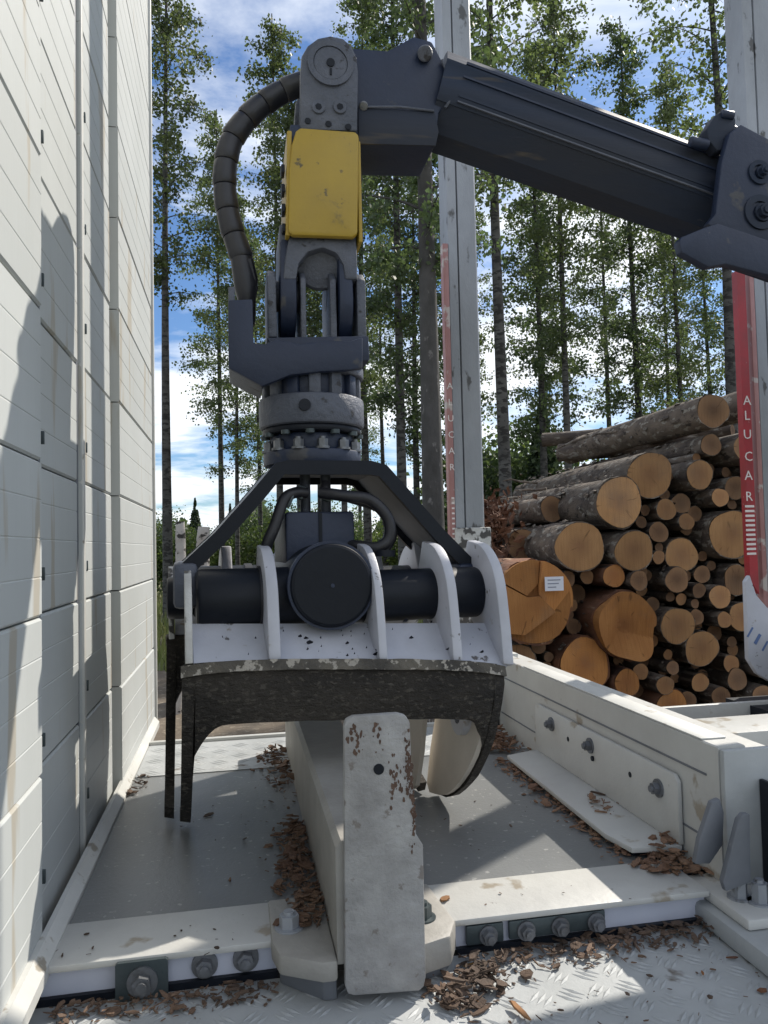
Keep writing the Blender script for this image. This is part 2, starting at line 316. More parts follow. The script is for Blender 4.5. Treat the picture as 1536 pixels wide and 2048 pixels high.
# --- headboard : four columns of stacked planks with vertical covers between
hb = MB().box(-.64, -.565, 1.0, 4.74, -.12, 4.4).build('headboard', 'strip_dirty', truck)
hcols = [(.98, 2.128, -.500), (2.158, 2.735, -.528), (2.765, 3.375, -.520), (3.445, 4.735, -.492)]
zs = [-.02]+[.028+.405*k for k in range(1, 11)]+[4.4]
zs = [z for z in zs]
def plank(x, y0, y1, z0, z1):
    # profile in (x,z): face with three shallow grooves
    pts = [(-.565, z0)]; n = 4; dz = (z1-z0)/n; gd, gw = .0014, .0030
    pts.append((x-.006, z0)); pts.append((x, z0+.006))
    for k in range(1, n):
        z = z0+k*dz; pts += [(x, z-gw), (x-gd, z), (x, z+gw)]
    pts += [(x, z1-.006), (x-.006, z1), (-.565, z1)]
    return MB().prism([(p[0], p[1]) for p in pts], y0, y1, 'y')
for y0, y1, x in hcols:
    for a, b in zip(zs[:-1], zs[1:]):
        centre(plank(x+random.uniform(-.002, .002), y0, y1, a+.0025, b-.0025).build('plank', 'wall', hb, smooth=20))
for y0, y1, x, m in ((2.132, 2.154, -.508, 'gusset'), (2.160, 2.20, -.522, 'trim'), (2.737, 2.763, -.530, 'gusset'), (2.768, 2.80, -.514, 'trim'), (3.382, 3.44, -.548, 'strip_dirty'), (4.736, 4.775, -.478, 'trim')):
    MB().box(-.563, x, y0, y1, -.02, 4.4, .003).build('cover_strip', m, hb)
for y in (2.235, 2.84):                                          # dark bolts down the recessed planks
    for k in range(9):
        z = .14+.405*k+random.uniform(-.05, .05)
        centre(MB().box(-.53, -.5165 if y < 2.5 else -.5145, y-.005, y+.005, z-.018, z+.018, .0015).build('latch_slot', 'dkplate', hb))
MB().prism([(-.50, -.02), (-.462, -.02), (-.462, .012), (-.486, .040), (-.50, .040)], 1.0, 4.70, 'y').build('base_rail', 'trim', hb)
# --- deck
dk = MB().box(-.46, 1.62, 2.246, 3.60, -.05, 0).build('deck_mat', 'deck', truck)
def treadplate(x0, x1, y0, y1, z, cell, bl, name, vis):
    t = MB().box(x0, x1, y0, y1, z-.03, z).build(name, 'tread', truck)
    b = MB(); i = 0; y = vis[2]
    while y < vis[3]:
        x = vis[0]; j = 0
        while x < vis[1]:
            d = 1 if (i+j) % 2 else -1; a = d*R_(45)
            for k in (-1, 0, 1):
                cx = x-math.sin(a)*k*cell*.23; cy = y+math.cos(a)*k*cell*.23; ux, uy = math.cos(a), math.sin(a); h = bl/2; wd = bl*.11
                b.add([(cx-ux*h, cy-uy*h, z+.0005), (cx+uy*wd, cy-ux*wd, z+.0005), (cx+ux*h, cy+uy*h, z+.0005), (cx-uy*wd, cy+ux*wd, z+.0005), (cx, cy, z+.0035)], [(0, 1, 4), (1, 2, 4), (2, 3, 4), (3, 0, 4)])
            x += cell; j += 1
        y += cell; i += 1
    b.build('raised_bars', 'tread', t, kind='stuff', smooth=0)
treadplate(-.62, 4.6, .95, 2.03, -.092, .075, .062, 'tread_plate', (-.5, 1.9, 1.42, 2.0))
treadplate(-.46, 1.62, 3.605, 4.16, .004, .10, .085, 'far_tread_plate', (-.4, 1.3, 3.65, 4.14))
MB().box(-.46, 4.6, 4.165, 4.20, -.16, .02, .004).build('side_rail', 'beam', truck)
# --- cross beam with bolted front
cbm = MB().box(-.485, .085, 2.045, 2.238, -.085, -.012).build('cross_beam', 'bluewhite', truck)
cb2 = MB().box(.515, 1.30, 2.045, 2.238, -.085, -.012).build('cross_beam', 'bluewhite', truck)
MB().box(-.49, .085, 2.022, 2.243, -.0115, .006, .004).build('top_flange', 'beam', cbm)
MB().box(.52, 1.30, 2.016, 2.243, -.0115, .006, .004).build('top_flange', 'beam', cb2)
MB().box(-.49, .085, 2.03, 2.044, -.091, -.074).build('lower_lip', 'black', cbm)
MB().box(.56, 1.45, 2.03, 2.044, -.091, -.076).build('lower_lip', 'black', cb2)
p = MB().prism([(-.302, -.095), (-.188, -.095), (-.183, -.09), (-.183, -.005), (-.188, .0), (-.302, .0), (-.307, -.005), (-.307, -.09)], 2.010, 2.021, 'y').build('bolt_plate', 'dkplate', cbm)
bolt(cbm, (-.243, 2.008, -.048), (0, -1, 0), .023, .02)
for x, z in ((-.096, -.042), (.006, -.038)): bolt(cbm, (x, 2.041, z), (0, -1, 0), .021, .02, 1.55)
MB().box(.585, .69, 2.026, 2.040, -.07, -.018, .005).build('bolt_plate', 'dkplate', cb2)
MB().box(.705, .985, 2.026, 2.040, -.068, -.018, .005).build('bolt_plate', 'dkplate', cb2)
for x in (.645, .752, .85, .955): bolt(cb2, (x, 2.024, -.046), (0, -1, 0), .019, .018, 1.35)
# --- chassis and wheels below
MB().box(-2.2, 7, 2.45, 2.6, -.55, -.125).box(-2.2, 7, 3.55, 3.7, -.55, -.125).box(-.6, -.45, 1.0, 4.7, -.2, -.122).box(1.3, 1.5, 1.9, 4.1, -.125, -.052).box(0, .5, 2.3, 4.1, -.125, -.052).box(3, 3.4, 1.9, 4.4, -.125, .0).build('chassis', 'black', truck)
for x in (3.2, 5.2):
    for y0, y1 in ((1.62, 2.05), (4.15, 4.6)):
        tw = MB().cyl((x, y0, GZ+.70), (x, y1, GZ+.70), .70, 40, .08).build('wheel', 'tyre', truck)
        yy = y0-.004 if y0 < 3 else y1+.004
        MB().ring((x, yy, GZ+.7), (0, 1, 0), .12, .40, .02, 32).build('rim', 'galv', tw)
    MB().cyl((x, 2.05, GZ+.70), (x, 4.15, GZ+.70), .10, 16).box(x-.1, x+.1, 2.46, 2.59, GZ+.7, -.5).box(x-.1, x+.1, 3.56, 3.69, GZ+.7, -.5).build('axle', 'black', truck)

# ================================================================== BUNK with far stake (beside the grapple)
def stake(parent, x0, x1, y0, y1, z0, z1, strip_w):
    wdt = x1-x0
    pr = [(x0, y0), (x0+wdt*.30, y0), (x0+wdt*.33, y0+.02), (x0+wdt*.36, y0), (x1-.01, y0), (x1, y0+.01), (x1, y1), (x0, y1)]
    st = MB().prism(pr, z0, z1, 'z', 0).build('stake', 'galv', parent)
    MB().box(x0-.035, x0-.002, y0+.0, y0+.06, z0+.3, 2.8, .003).build('edge_channel', 'pink', st)
    return st
def letters(parent, txt, x, y, z, size, m, sx=1.0, step=1.0, rot=(R_(90), 0, 0)):
    """stacked or single lettering, each character one flat mesh"""
    for i, ch in enumerate(txt):
        c = bpy.data.curves.new('t', 'FONT'); c.body = ch; c.size = size; c.align_x = 'CENTER'; c.extrude = .001; c.resolution_u = 2
        o = bpy.data.objects.new('t', c); COL.objects.link(o); bpy.context.view_layer.update()
        me = bpy.data.meshes.new_from_object(o.evaluated_get(bpy.context.evaluated_depsgraph_get())); bpy.data.objects.remove(o)
        from mathutils import Euler
        me.transform(Matrix.Translation((x, y, z-i*step*size)) @ Euler(rot).to_matrix().to_4x4() @ Matrix.Diagonal((sx, 1, 1, 1)))
        link('letter', me, m, parent, smooth=0)

bunk = thing('stake_bunk', (1.42, 3.2, -.05), 'white cross bunk beam with bolted angle plate and tall grey stake beside the grapple', 'stake bunk')
bb = MB().prism([(1.372, .0), (1.372, .388), (1.376, .392), (1.458, .392), (1.462, .388), (1.462, .0)], 2.06, 4.02, 'y').build('bunk_beam', 'beam', bunk)
MB().box(1.371, 1.455, 2.14, 3.62, .3925, .398, .002).build('top_cap', 'trim', bb)
for z in (.105, .295): MB().box(1.3685, 1.3715, 2.12, 3.96, z-.003, z+.003).build('groove_line', 'gusset', bb)
MB().prism([(1.4635, -.04), (1.4635, .372), (1.56, .372), (1.56, -.04)], 2.10, 4.3, 'y').build('back_beam', 'beam', bb)
ap = [(2.25, .0405), (2.25, .235), (2.27, .255), (3.42, .255), (3.44, .235), (3.44, .0405)]
an = MB().prism(ap, 1.352, 1.3675, 'x', .003).prism([(1.175, 2.40), (1.20, 2.27), (1.362, 2.25), (1.362, 3.44), (1.19, 3.38)], .022, .040, 'z', .003).build('angle_plate', 'beam', bb)
for y, z in ((3.24, .20), (2.86, .20), (2.36, .185)): bolt(an, (1.350, y, z), (-1, 0, 0), .020, .018, 1.5)
MB().cyl((1.3515, 2.84, .155), (1.345, 2.84, .155), .010, 10).cyl((1.3515, 3.07, .175), (1.350, 3.07, .175), .010, 12).cyl((1.3515, 2.55, .175), (1.350, 2.55, .175), .010, 12).build('bolt_hole', 'black', an)
MB().box(1.22, 1.36, 2.30, 3.42, .0005, .0215).build('gap_shade', 'black', bb)  # black slab painting in the shaded gap under the angle plate
# near end bracket
ne = MB().box(1.374, 1.60, 2.035, 2.058, -.02, .386, .004).build('end_plate', 'tread', bunk)
MB().box(1.482, 1.496, 1.80, 2.033, -.03, .30, .004).build('edge_bar', 'black', ne)
MB().box(1.497, 1.66, 1.82, 2.033, -.03, .295, .004).build('end_socket', 'tread', ne)
for pts, y in (([(1.333,0.264),(1.344,0.225),(1.336,0.135),(1.293,0.087),(1.248,0.091),(1.264,0.156),(1.307,0.256)], 2.0), ([(1.376,0.241),(1.37,0.057),(1.293,0.04),(1.285,0.066),(1.341,0.228),(1.357,0.243)], 1.93)):
    MB().prism(pts, y, y+.02, 'y', .003).build('gusset', 'gusset', ne)
MB().box(1.27, 1.62, 1.45, 2.13, -.09, -.031, .015).build('foot_rail', 'tread', bunk)
MB().box(1.30, 1.62, 1.85, 2.14, -.030, .0, .008).build('foot_plate', 'beam', bunk)
for x, y in ((1.395, 1.93), (1.36, 1.97)): bolt(bunk, (x, y, .0), (0, 0, 1), .022, .05, 1.5, 'galv')
# far end: column, gussets, stake
fe = MB().box(1.335, 1.50, 4.03, 4.32, -.03, .40, .006).build('end_column', 'beam', bunk)
MB().prism([(1.235, .0), (1.3345, .0), (1.3345, .30), (1.31, .30)], 4.06, 4.08, 'y').build('gusset', 'gusset', fe)
MB().prism([(1.20, .0), (1.3345, .0), (1.3345, .26), (1.29, .26)], 3.93, 3.95, 'y').build('gusset', 'gusset', fe)
MB().box(1.338, 1.371, 4.00, 4.024, .02, .39).build('edge_bar', 'black', fe)
s1 = stake(bunk, 1.262, 1.44, 4.36, 4.54, .25, 5.4, .05)
MB().box(1.25, 1.47, 4.335, 4.357, .30, 1.10, .008).build('stake_shoe', 'speck', s1)
MB().box(1.232, 1.258, 4.352, 4.4, .95, 2.7, .002).build('reflective_strip', 'pink', s1)
letters(s1, 'ALUCAR', 1.245, 4.3500, 1.92, .055, 'letter', 1.0, 1.75)
for k in range(9): MB().box(1.237, 1.253, 4.3495, 4.3515, 1.03+k*.030, 1.040+k*.030).build('print_mark', 'letter', s1)
# second bunk further along the truck
bunk2 = thing('stake_bunk', (3.4, 3.2, -.05), 'grey stake with bright red ALUCAR strip and rounded white shoe before the log ends', 'stake bunk')
MB().box(3.32, 3.46, 2.0, 4.30, .0, .39, .005).build('bunk_beam', 'beam', bunk2)
MB().box(1.57, 5.2, 2.30, 2.52, .20, .362, .004).build('long_rail', 'beam', bunk2, label='white rail running lengthwise from the bunk beam')
s2 = stake(bunk2, 3.305, 3.54, 4.36, 4.54, .25, 5.6, .06)
MB().prism([(3.118,0.73),(3.148,0.769),(3.188,0.643),(3.261,0.562),(3.359,0.527),(3.501,0.506),(3.477,0.051),(3.252,0.104),(3.171,0.155),(3.112,0.248)], 4.315, 4.355, 'y', .006).build('stake_shoe', 'jaw', s2)
MB().prism([(3.172,2.719),(3.23,2.722),(3.231,0.647),(3.172,0.737)], 4.348, 4.40, 'y').build('reflective_strip', 'red', s2)
for i, ch in enumerate('ALUCAR'):
    letters(s2, ch, [(3.207,1.88), (3.202,1.783), (3.199,1.662), (3.2,1.521), (3.194,1.4), (3.191,1.267)][i][0]-.003, 4.3455, [(3.207,1.88), (3.202,1.783), (3.199,1.662), (3.2,1.521), (3.194,1.4), (3.191,1.267)][i][1]-.03, .085, 'letter')
for k in range(11):
    z = (3.195,1.203)[1]-k*.030
    MB().box((3.157,1.084)[0], (3.221,1.083)[0], 4.345, 4.3475, z-.008, z+.006).build('print_mark', 'letter', s2)
for q in range(5):
    c = (3.18,0.365); MB().obox((c[0]+(q-1)*.05, 4.3135, c[1]+.05-q*.045), (.012+.008*(q % 2), .003, .07), (0, R_(35), 0)).build('logo_stroke', 'logo', s2)

# ================================================================== GRAPPLE REST (long beam with tall front plate)
rest = thing('grapple_rest', (.33, 2.9, -.05), 'scraped white steel post with rust patches in front of the grapple', 'grapple rest')
MB().prism([(.222, .0), (.222, .275), (.236, .29), (.40, .29), (.414, .275), (.414, .0)], 1.885, 3.92, 'y').build('long_beam', 'post', rest)
fp = MB().prism([(0.246,0.57),(0.251,0.584),(0.268,0.592),(0.378,0.592),(0.399,0.585),(0.408,0.568),(0.411,0.453),(0.417,0.299),(0.434,0.271),(0.433,-0.043),(0.427,-0.066),(0.415,-0.073),(0.257,-0.064),(0.242,-0.058),(0.236,-0.038)], 1.86, 1.884, 'y', .004).build('front_plate', 'postface', rest)
rs = MB()
for (px, pz, n, sxx, szz) in ((.402, .46, 80, .005, .035), (.410, .36, 50, .004, .05), (.275, .55, 30, .012, .02), (.365, .44, 34, .010, .03), (.29, .53, 12, .02, .03), (.33, .56, 14, .01, .02)):
    for _ in range(n):
        x = random.gauss(px, sxx); z = random.gauss(pz, szz); r = random.uniform(.001, .0045)
        if x > .42-.05*max(0, z-.29) or z > .57 or x < .25: continue
        a0 = random.random()*6; k = 7; pts = [(x+r*random.uniform(.5, 1.2)*math.cos(a0+6.283*i/k), z+2.0*r*random.uniform(.5, 1.2)*math.sin(a0+6.283*i/k)) for i in range(k)]
        rs.add([(a, 1.8592+random.uniform(-.0004, 0), b) for a, b in pts], [tuple(range(k))])
rs.build('rust_patch', 'rustspot', fp, kind='stuff', smooth=0)
MB().cyl((.328, 1.8605, .462), (.328, 1.857, .462), .013, 16).build('plug_hole', 'black', fp)
FL = [(.070, 2.00), (.070, 2.235), (.2215, 2.235), (.2215, 1.872), (.185, 1.872), (.085, 1.93)]
lb = MB().prism(FL, -.034, .016, 'z', .008).build('foot_plate', 'post', rest)
MB().prism([(.09, 2.0), (.09, 2.02), (.2215, 2.02), (.2215, 1.90), (.19, 1.90)], -.0915, -.0345, 'z', .006).build('foot_recess_shade', 'gusset', lb)  # dark grey block painting in the shaded recess under the foot plate
bolt(lb, (.118, 2.06, .015), (0, 0, 1), .026, .03, 1.45, 'galv')
rb = MB().prism([(.4145, 1.89), (.4145, 2.235), (.53, 2.235), (.548, 2.0), (.515, 1.925)], -.06, .016, 'z', .008).build('foot_plate', 'post', rest)
MB().prism([(.4145, 1.92), (.4145, 2.02), (.52, 2.02), (.53, 1.99), (.505, 1.95)], -.0915, -.0605, 'z', .006).build('foot_recess_shade', 'gusset', rb)  # same dark fill for the shaded recess under the right plate
bolt(rb, (.468, 2.03, .015), (0, 0, 1), .024, .03, 1.45, 'dkplate')

# ================================================================== CRANE BOOM
crane = thing('crane_boom', (6.0, 3.0, GZ), 'dark blue loader crane boom slanting down to the right from the grapple link', 'crane')
A = Vector((.838, 3.0, 2.836)); B = Vector((2.025, 3.0, 2.512)); D = (B-A).normalized(); UP = Vector((-D.z, 0, D.x)).normalized()
UP = UP if UP.z > 0 else -UP
def along(b, prof, s0, s1, taper=1):
    n = len(prof); V = []
    for s, k in ((s0, 1), (s1, taper)):
        for y, z in prof: V.append(A+D*s+Vector((0, y*k, 0))+UP*z*k)
    b.add(V, [tuple(range(n)), tuple(range(2*n-1, n-1, -1))]+[(i, i+n, (i+1) % n+n, (i+1) % n) for i in range(n)]); return b
def hexprof(w, h, r=.006):
    p = [(-w*.28, h), (w*.28, h), (w*.62, h*.86), (w, h*.46), (w, h*.40), (w*.985, h*.37), (w*.985, h*.05), (w, h*.02), (w, -h*.36), (w*.93, -h*.50), (w*.90, -h*.50), (w*.45, -h), (-w*.45, -h), (-w*.90, -h*.50), (-w*.93, -h*.50), (-w, -h*.36), (-w, h*.02), (-w*.985, h*.05), (-w*.985, h*.37), (-w, h*.40), (-w, h*.46), (-w*.62, h*.86)]
    return p
along(MB(), hexprof(.155, .178), -.02, 1.45).build('extension_boom', 'boom2', crane, 25)
# tip casting the link hangs from
tip = MB().prism([(0.284,2.906),(0.478,2.942),(0.605,2.946),(0.711,3.014),(0.787,3.002),(0.826,2.928),(0.88,2.799),(0.808,2.711),(0.788,2.573),(0.534,2.561),(0.485,2.561),(0.277,2.549)], 2.872, 3.13, 'y', .010).build('boom_tip', 'boom', crane)
MB().prism([(0.481,2.699),(0.788,2.71),(0.802,2.63),(0.788,2.571),(0.481,2.555)], 2.862, 2.8715, 'y', .003).build('lower_wrap', 'boom2', tip)
MB().cyl((0.748,2.84,2.926), (0.757,2.875,2.949), .030, 20, .006).build('pin', 'link', tip)
MB().tube([(0.492,2.858,2.699), (0.646,2.858,2.712), (0.783,2.858,2.708)], .005, 8).build('weld_seam', 'link', tip)
MB().cyl((0.501,2.852,2.7), (0.506,2.88,2.717), .018, 12, .004).build('grease_nipple', 'bolt', tip)
MB().tube([(0.822,2.86,2.92), (0.851,2.856,2.839), (0.878,2.852,2.79), (0.829,2.86,2.727)], .006, 8).build('weld_seam', 'link', tip)
for zz_, hh_, m_ in ((.085, .010, 'boom'), (.028, .008, 'boom'), (-.055, .012, 'boom2'), (-.078, .006, 'link')):
    along(MB(), [(-.1585, zz_), (-.150, zz_), (-.150, zz_+hh_), (-.1585, zz_+hh_)], .06, 1.29).build('boom_ridge', m_, crane, 25)
# outer boom collar
ob = along(MB(), hexprof(.205, .225), 1.30, 4.0).build('outer_boom', 'boom2', crane, 25)
along(MB(), hexprof(.222, .245), 1.285, 1.345).build('collar', 'boom', ob, 25)
hd = MB().prism([(1.919,2.316),(1.957,2.532),(1.999,2.657),(2.052,2.699),(2.248,2.617),(2.436,2.566),(2.409,2.072),(2.168,2.146),(1.934,2.238),(1.881,2.273)], 2.745, 2.785, 'y', .008).build('head_plate', 'boom', ob)
for px, py, r in ((1515,343,.055),(1514,418,.075)):
    pass
for c, r in (((2.123,2.742,2.498), .050), ((2.119,2.742,2.331), .072)):
    q = MB().ring(c, (0, 1, 0), r*.62, r, .014, 28).build('pin_ring', 'boom2', hd); bolt(hd, (c[0]+.01, c[1]-.004, c[2]), (0, -1, 0), r*.4, .02, 1.3, 'boom2')
SB = [(1.723,2.174),(1.734,2.191),(1.842,2.237),(1.899,2.255),(2.202,2.178),(2.386,2.124),(2.377,1.956),(2.14,2.05),(1.925,2.092),(1.846,2.076),(1.732,2.13)]
for y0, y1 in ((2.70, 2.744),): MB().prism(SB, y0, y1, 'y', .006).build('slide_block', 'boom', ob)
cl = MB().prism([(1.927,2.637),(1.92,2.688),(1.962,2.749),(1.997,2.771),(2.035,2.774),(2.056,2.737),(2.041,2.617),(1.966,2.598)], 2.78, 2.84, 'y', .006).build('hose_clamp', 'boom2', ob)
MB().cyl((1.854,2.8,2.638), (1.933,2.8,2.629), .022, 12, .004).build('clamp_pin', 'boom', cl)
MB().cyl((1.988,2.78,2.754), (2.043,2.78,2.75), .018, 12, .004).build('clamp_bolt', 'boom', cl)
MB().tube(catmull([(2.089,2.86,2.734), (2.177,2.86,2.691), (2.271,2.86,2.643), (2.513,2.86,2.584)]), .026, 10).build('hose', 'rubber', ob)
along(MB(), hexprof(.25, .30), 3.95, 5.4).build('main_boom', 'boom2', crane, 25)
MB().cyl((6.0, 3.0, -.12), (6.0, 3.0, 1.60), .22, 28, .02).box(5.6, 6.4, 2.6, 3.4, GZ, -.11, .02).build('column', 'boom', crane)

# ================================================================== GRAPPLE
gr = thing('log_grapple', (.33, 3.0, 0), 'white and black log grapple hanging closed from its rotator over the steel post', 'grapple')
# link plates
LP = [(0.253,2.575),(0.257,2.792),(0.264,2.861),(0.287,2.903),(0.326,2.936),(0.374,2.951),(0.423,2.946),(0.457,2.92),(0.475,2.877),(0.48,2.814),(0.471,2.586)]
lk = MB().prism(LP, 2.828, 2.868, 'y', .008).build('link_plate', 'link', gr)
MB().prism(LP, 3.134, 3.174, 'y', .008).build('link_plate', 'link', gr)
MB().box(.272, .472, 2.868, 3.134, 2.60, 2.655, .004).build('link_web', 'link', gr)
c = Vector((0.372,2.82,2.838)); pn = MB().cyl(c, (c.x, 3.2, c.z), .068, 32, .006).build('link_pin', 'link', gr)
MB().ring((c.x, c.y+.004, c.z), (0, 1, 0), .066, .088, .014, 32).build('pin_washer', 'link', pn)
MB().cyl((c.x, c.y-.006, c.z), (c.x, c.y+.01, c.z), .016, 12).box(c.x-.004, c.x+.004, c.y-.004, c.y+.004, c.z-.048, c.z-.022).build('pin_bore', 'black', pn)
for q in ((0.323,2.82,2.664), (0.405,2.82,2.671)):
    MB().cyl(q, (q[0], q[1]+.02, q[2]), .026, 20, .003).build('cap_screw', 'link', lk); MB().cyl((q[0], q[1]-.002, q[2]), (q[0], q[1]+.01, q[2]), .013, 6).build('socket', 'black', lk)
for q in ((0.282,2.82,2.608), (0.36,2.82,2.603), (0.436,2.82,2.598)): MB().cyl((q[0], q[1]+.004, q[2]), (q[0], q[1]+.02, q[2]), .012, 10).build('socket', 'black', lk)
# yellow cover with side teeth
YL = [(0.199,2.171),(0.213,2.156),(0.441,2.161),(0.46,2.174),(0.474,2.555),(0.461,2.57),(0.25,2.568),(0.235,2.555),(0.217,2.497),(0.206,2.401)]
cy = MB().prism(YL, 2.80, 2.835, 'y', .012).build('yellow_cover', 'yellow', gr)
YX = (min(p[0] for p in YL), max(p[0] for p in YL))
MB().prism([(YX[0]-.008, 2.16), (YX[0]+.008, 2.16), (YX[0]+.022, 2.56), (YX[0]+.004, 2.56)], 2.815, 3.16, 'y', .004).build('cover_side', 'yellow', cy)
MB().prism([(YX[1]-.008, 2.15), (YX[1]+.006, 2.15), (YX[1]+.006, 2.54), (YX[1]-.008, 2.54)], 2.815, 3.16, 'y', .004).build('cover_side', 'yellow', cy)
for k in range(4):
    z = 2.42-k*.075; MB().box(YX[0]-.020, YX[0]-.006, 2.825, 2.88, z-.016, z+.016, .004).build('side_tooth', 'black', cy); MB().box(YX[1]+.004, YX[1]+.012, 2.83, 2.90, z-.03, z, .004).build('side_tooth', 'black', cy)
MB().box(.216, .466, 2.838, 3.13, 2.20, 2.598, .006).build('damper_body', 'boom', gr)
MB().cyl((.36, 3.20, 2.45), (.36, 3.13, 2.45), .09, 24).build('damper_pin', 'link', gr)
# lower link: arch with two long rounded lugs
AR = [(0.18,2.004),(0.189,2.08),(0.206,2.173),(0.46,2.186),(0.462,2.093),(0.461,2.016),(0.414,2.014),(0.408,2.071),(0.382,2.113),(0.331,2.131),(0.276,2.113),(0.241,2.067),(0.229,2.006)]
ar = MB().prism(AR, 2.84, 3.16, 'y', .008).build('lower_link', 'link', gr)
for X0, X1, zb in (((0.158,1.999)[0], (0.243,2.003)[0], (0.193,1.805)[1]), ((0.379,2.009)[0], (0.457,2.012)[0], (0.408,1.784)[1])):
    pr = []
    r = .16; zc = zb+r
    for k in range(13): a = math.pi+math.pi*k/12; pr.append((3.0+r*math.cos(a), zc+r*math.sin(a)))
    pr += [(3.14, 2.17), (2.86, 2.17)]
    MB().prism(pr, X0+.012, X1-.012, 'x', .010).build('lug', 'boom', ar)
    MB().box(X0+.014, X1-.014, 2.86, 3.14, 2.10, 2.22, .004).build('lug_root', 'link', ar)
for x0, x1 in ((.14, .262), (.355, .475)): MB().cyl((x0, 3.0, 1.99), (x1, 3.0, 1.99), .06, 28, .01).build('cross_pin', 'link', ar)
MB().cyl((0.326,2.9,2.09), (0.349,3.1,2.165), .10, 28, .01).build('pivot_barrel', 'link', ar)
# rotator top bracket
UB = [(-0.022,1.9),(0.066,1.907),(0.067,1.745),(0.108,1.743),(0.148,1.762),(0.19,1.756),(0.235,1.746),(0.309,1.76),(0.421,1.763),(0.467,1.779),(0.464,1.662),(0.4,1.653),(0.307,1.646),(0.197,1.631),(0.095,1.588),(-0.023,1.652)]
ub = MB().prism(UB, 2.786, 2.82, 'y', .006).build('top_bracket', 'boom', gr)
MB().prism([(-0.02,1.961),(0.003,1.962),(0.003,1.705),(0.104,1.634),(0.101,1.615),(-0.023,1.679)], 2.82, 3.17, 'y', .004).build('bracket_side', 'link', ub)
MB().prism([(0.116,1.776),(0.495,1.794),(0.497,1.701),(0.329,1.686),(0.172,1.659)], 2.82, 3.20, 'y', .004).build('bracket_floor', 'boom', ub)
for x0, x1 in ((536, 553), (600, 611), (658, 671), (712, 730)):
    a = (0.123,1.77); k = ((0.495,1.78)[0]-a[0])/194; X0 = a[0]+(x0-536)*k; X1 = a[0]+(x1-536)*k
    pr = [(2.86, 1.79), (3.14, 1.79), (3.14, 2.02), (3.09, 2.06), (2.91, 2.06), (2.86, 2.02)]
    MB().prism(pr, X0, X1, 'x', .006).build('bracket_lug', 'link', ub)
# rotator
rc = (.293, 3.0)
def disc(z0, z1, r, bev=.008, n=40): return MB().cyl((*rc, z0), (*rc, z1), r, n, bev)
ro = disc(1.575, 1.70, .172).build('rotator', 'boom', gr)
disc(1.655, 1.70, .206).build('rotator_flange', 'link', ro)
for k in range(14):
    a = 2*math.pi*k/14+.2; MB().obox((rc[0]+.176*math.cos(a), rc[1]+.176*math.sin(a), 1.615), (.035, .045, .082), (0, 0, a), .006).build('casting_rib', 'link' if k % 3 else 'boom', ro)
disc(1.462, 1.576, .205, .012, 48).build('rotator_ring', 'link', ro)
MB().cyl((.248, 2.79, 1.525), (.248, 2.86, 1.525), .022, 16).build('port_hole', 'black', ro)
disc(1.436, 1.4615, .192).build('seal_ring', 'black', ro)
disc(1.37, 1.4355, .160).build('neck', 'boom', ro)
for k in range(12):
    a = 2*math.pi*k/12+.13; b = bolt(ro, (rc[0]+.172*math.cos(a), rc[1]+.172*math.sin(a), 1.372), (0, 0, 1), .020, .028, 1.3, 'bolt')
    MB().cyl((rc[0]+.182*math.cos(a+.26), rc[1]+.182*math.sin(a+.26), 1.440), (rc[0]+.182*math.cos(a+.26), rc[1]+.182*math.sin(a+.26), 1.425), .018, 12).build('bolt', 'dkplate', ro)
disc(1.318, 1.370, .190, .006).build('lower_flange', 'boom', ro)

# grapple frame, jaws : built in the jaw frame (u,v) and turned a little about the vertical
TH = R_(4.5); GC = Vector((.335, 3.02, 0))
def J(u, v, z): return (GC.x+u*math.cos(TH)-v*math.sin(TH), GC.y+u*math.sin(TH)+v*math.cos(TH), z)
def jmap(b): b.v = [J(*p) for p in b.v]; return b
# bent yoke plate
yk_top = [(-.57, .93), (-.43, 1.06), (-.30, 1.205), (-.215, 1.305), (-.17, 1.316), (.14, 1.316), (.20, 1.300), (.30, 1.19), (.42, 1.055), (.53, .945), (.56, .88)]
th = .022
lo = []
for i, p in enumerate(yk_top):
    a = Vector(yk_top[max(i-1, 0)]); b = Vector(yk_top[min(i+1, len(yk_top)-1)]); d = (b-a).normalized(); n = Vector((d.y, -d.x)); lo.append((p[0]+n.x*th, p[1]+n.y*th))
def strip(y0, y1):
    n = len(yk_top); b = MB(); V = []
    for y in (y0, y1):
        V += [(p[0], y, p[1]) for p in yk_top]+[(p[0], y, p[1]) for p in lo]
    F = []
    for i in range(n-1):
        F += [(i, i+1, 2*n+i+1, 2*n+i), (n+i, 3*n+i, 3*n+i+1, n+i+1), (i, n+i, n+i+1, i+1), (2*n+i, 2*n+i+1, 3*n+i+1, 3*n+i)]
    F += [(0, 2*n, 3*n, n), (n-1, 2*n-1, 4*n-1, 3*n-1)]
    return b.add(V, F)
yk = jmap(strip(-.20, .20)).build('yoke', 'gusset', gr, 25)
for y0, y1 in ((-.226, -.201), (.201, .226)):                    # rim flange along both edges
    w2 = MB(); n = len(yk_top); hh = .05
    V = []
    for y in (y0, y1):
        V += [(p[0], y, p[1]+.004) for p in yk_top]; V += [(q[0]+(q[0]-p[0])*1.2, y, q[1]+(q[1]-p[1])*1.2) for p, q in zip(yk_top, lo)]
    F = []
    for i in range(n-1):
        F += [(i, i+1, 2*n+i+1, 2*n+i), (n+i, 3*n+i, 3*n+i+1, n+i+1), (i, n+i, n+i+1, i+1), (2*n+i, 2*n+i+1, 3*n+i+1, 3*n+i)]
    F += [(0, 2*n, 3*n, n), (n-1, 2*n-1, 4*n-1, 3*n-1)]
    jmap(w2.add(V, F)).build('yoke_rim', 'black', yk, 25)
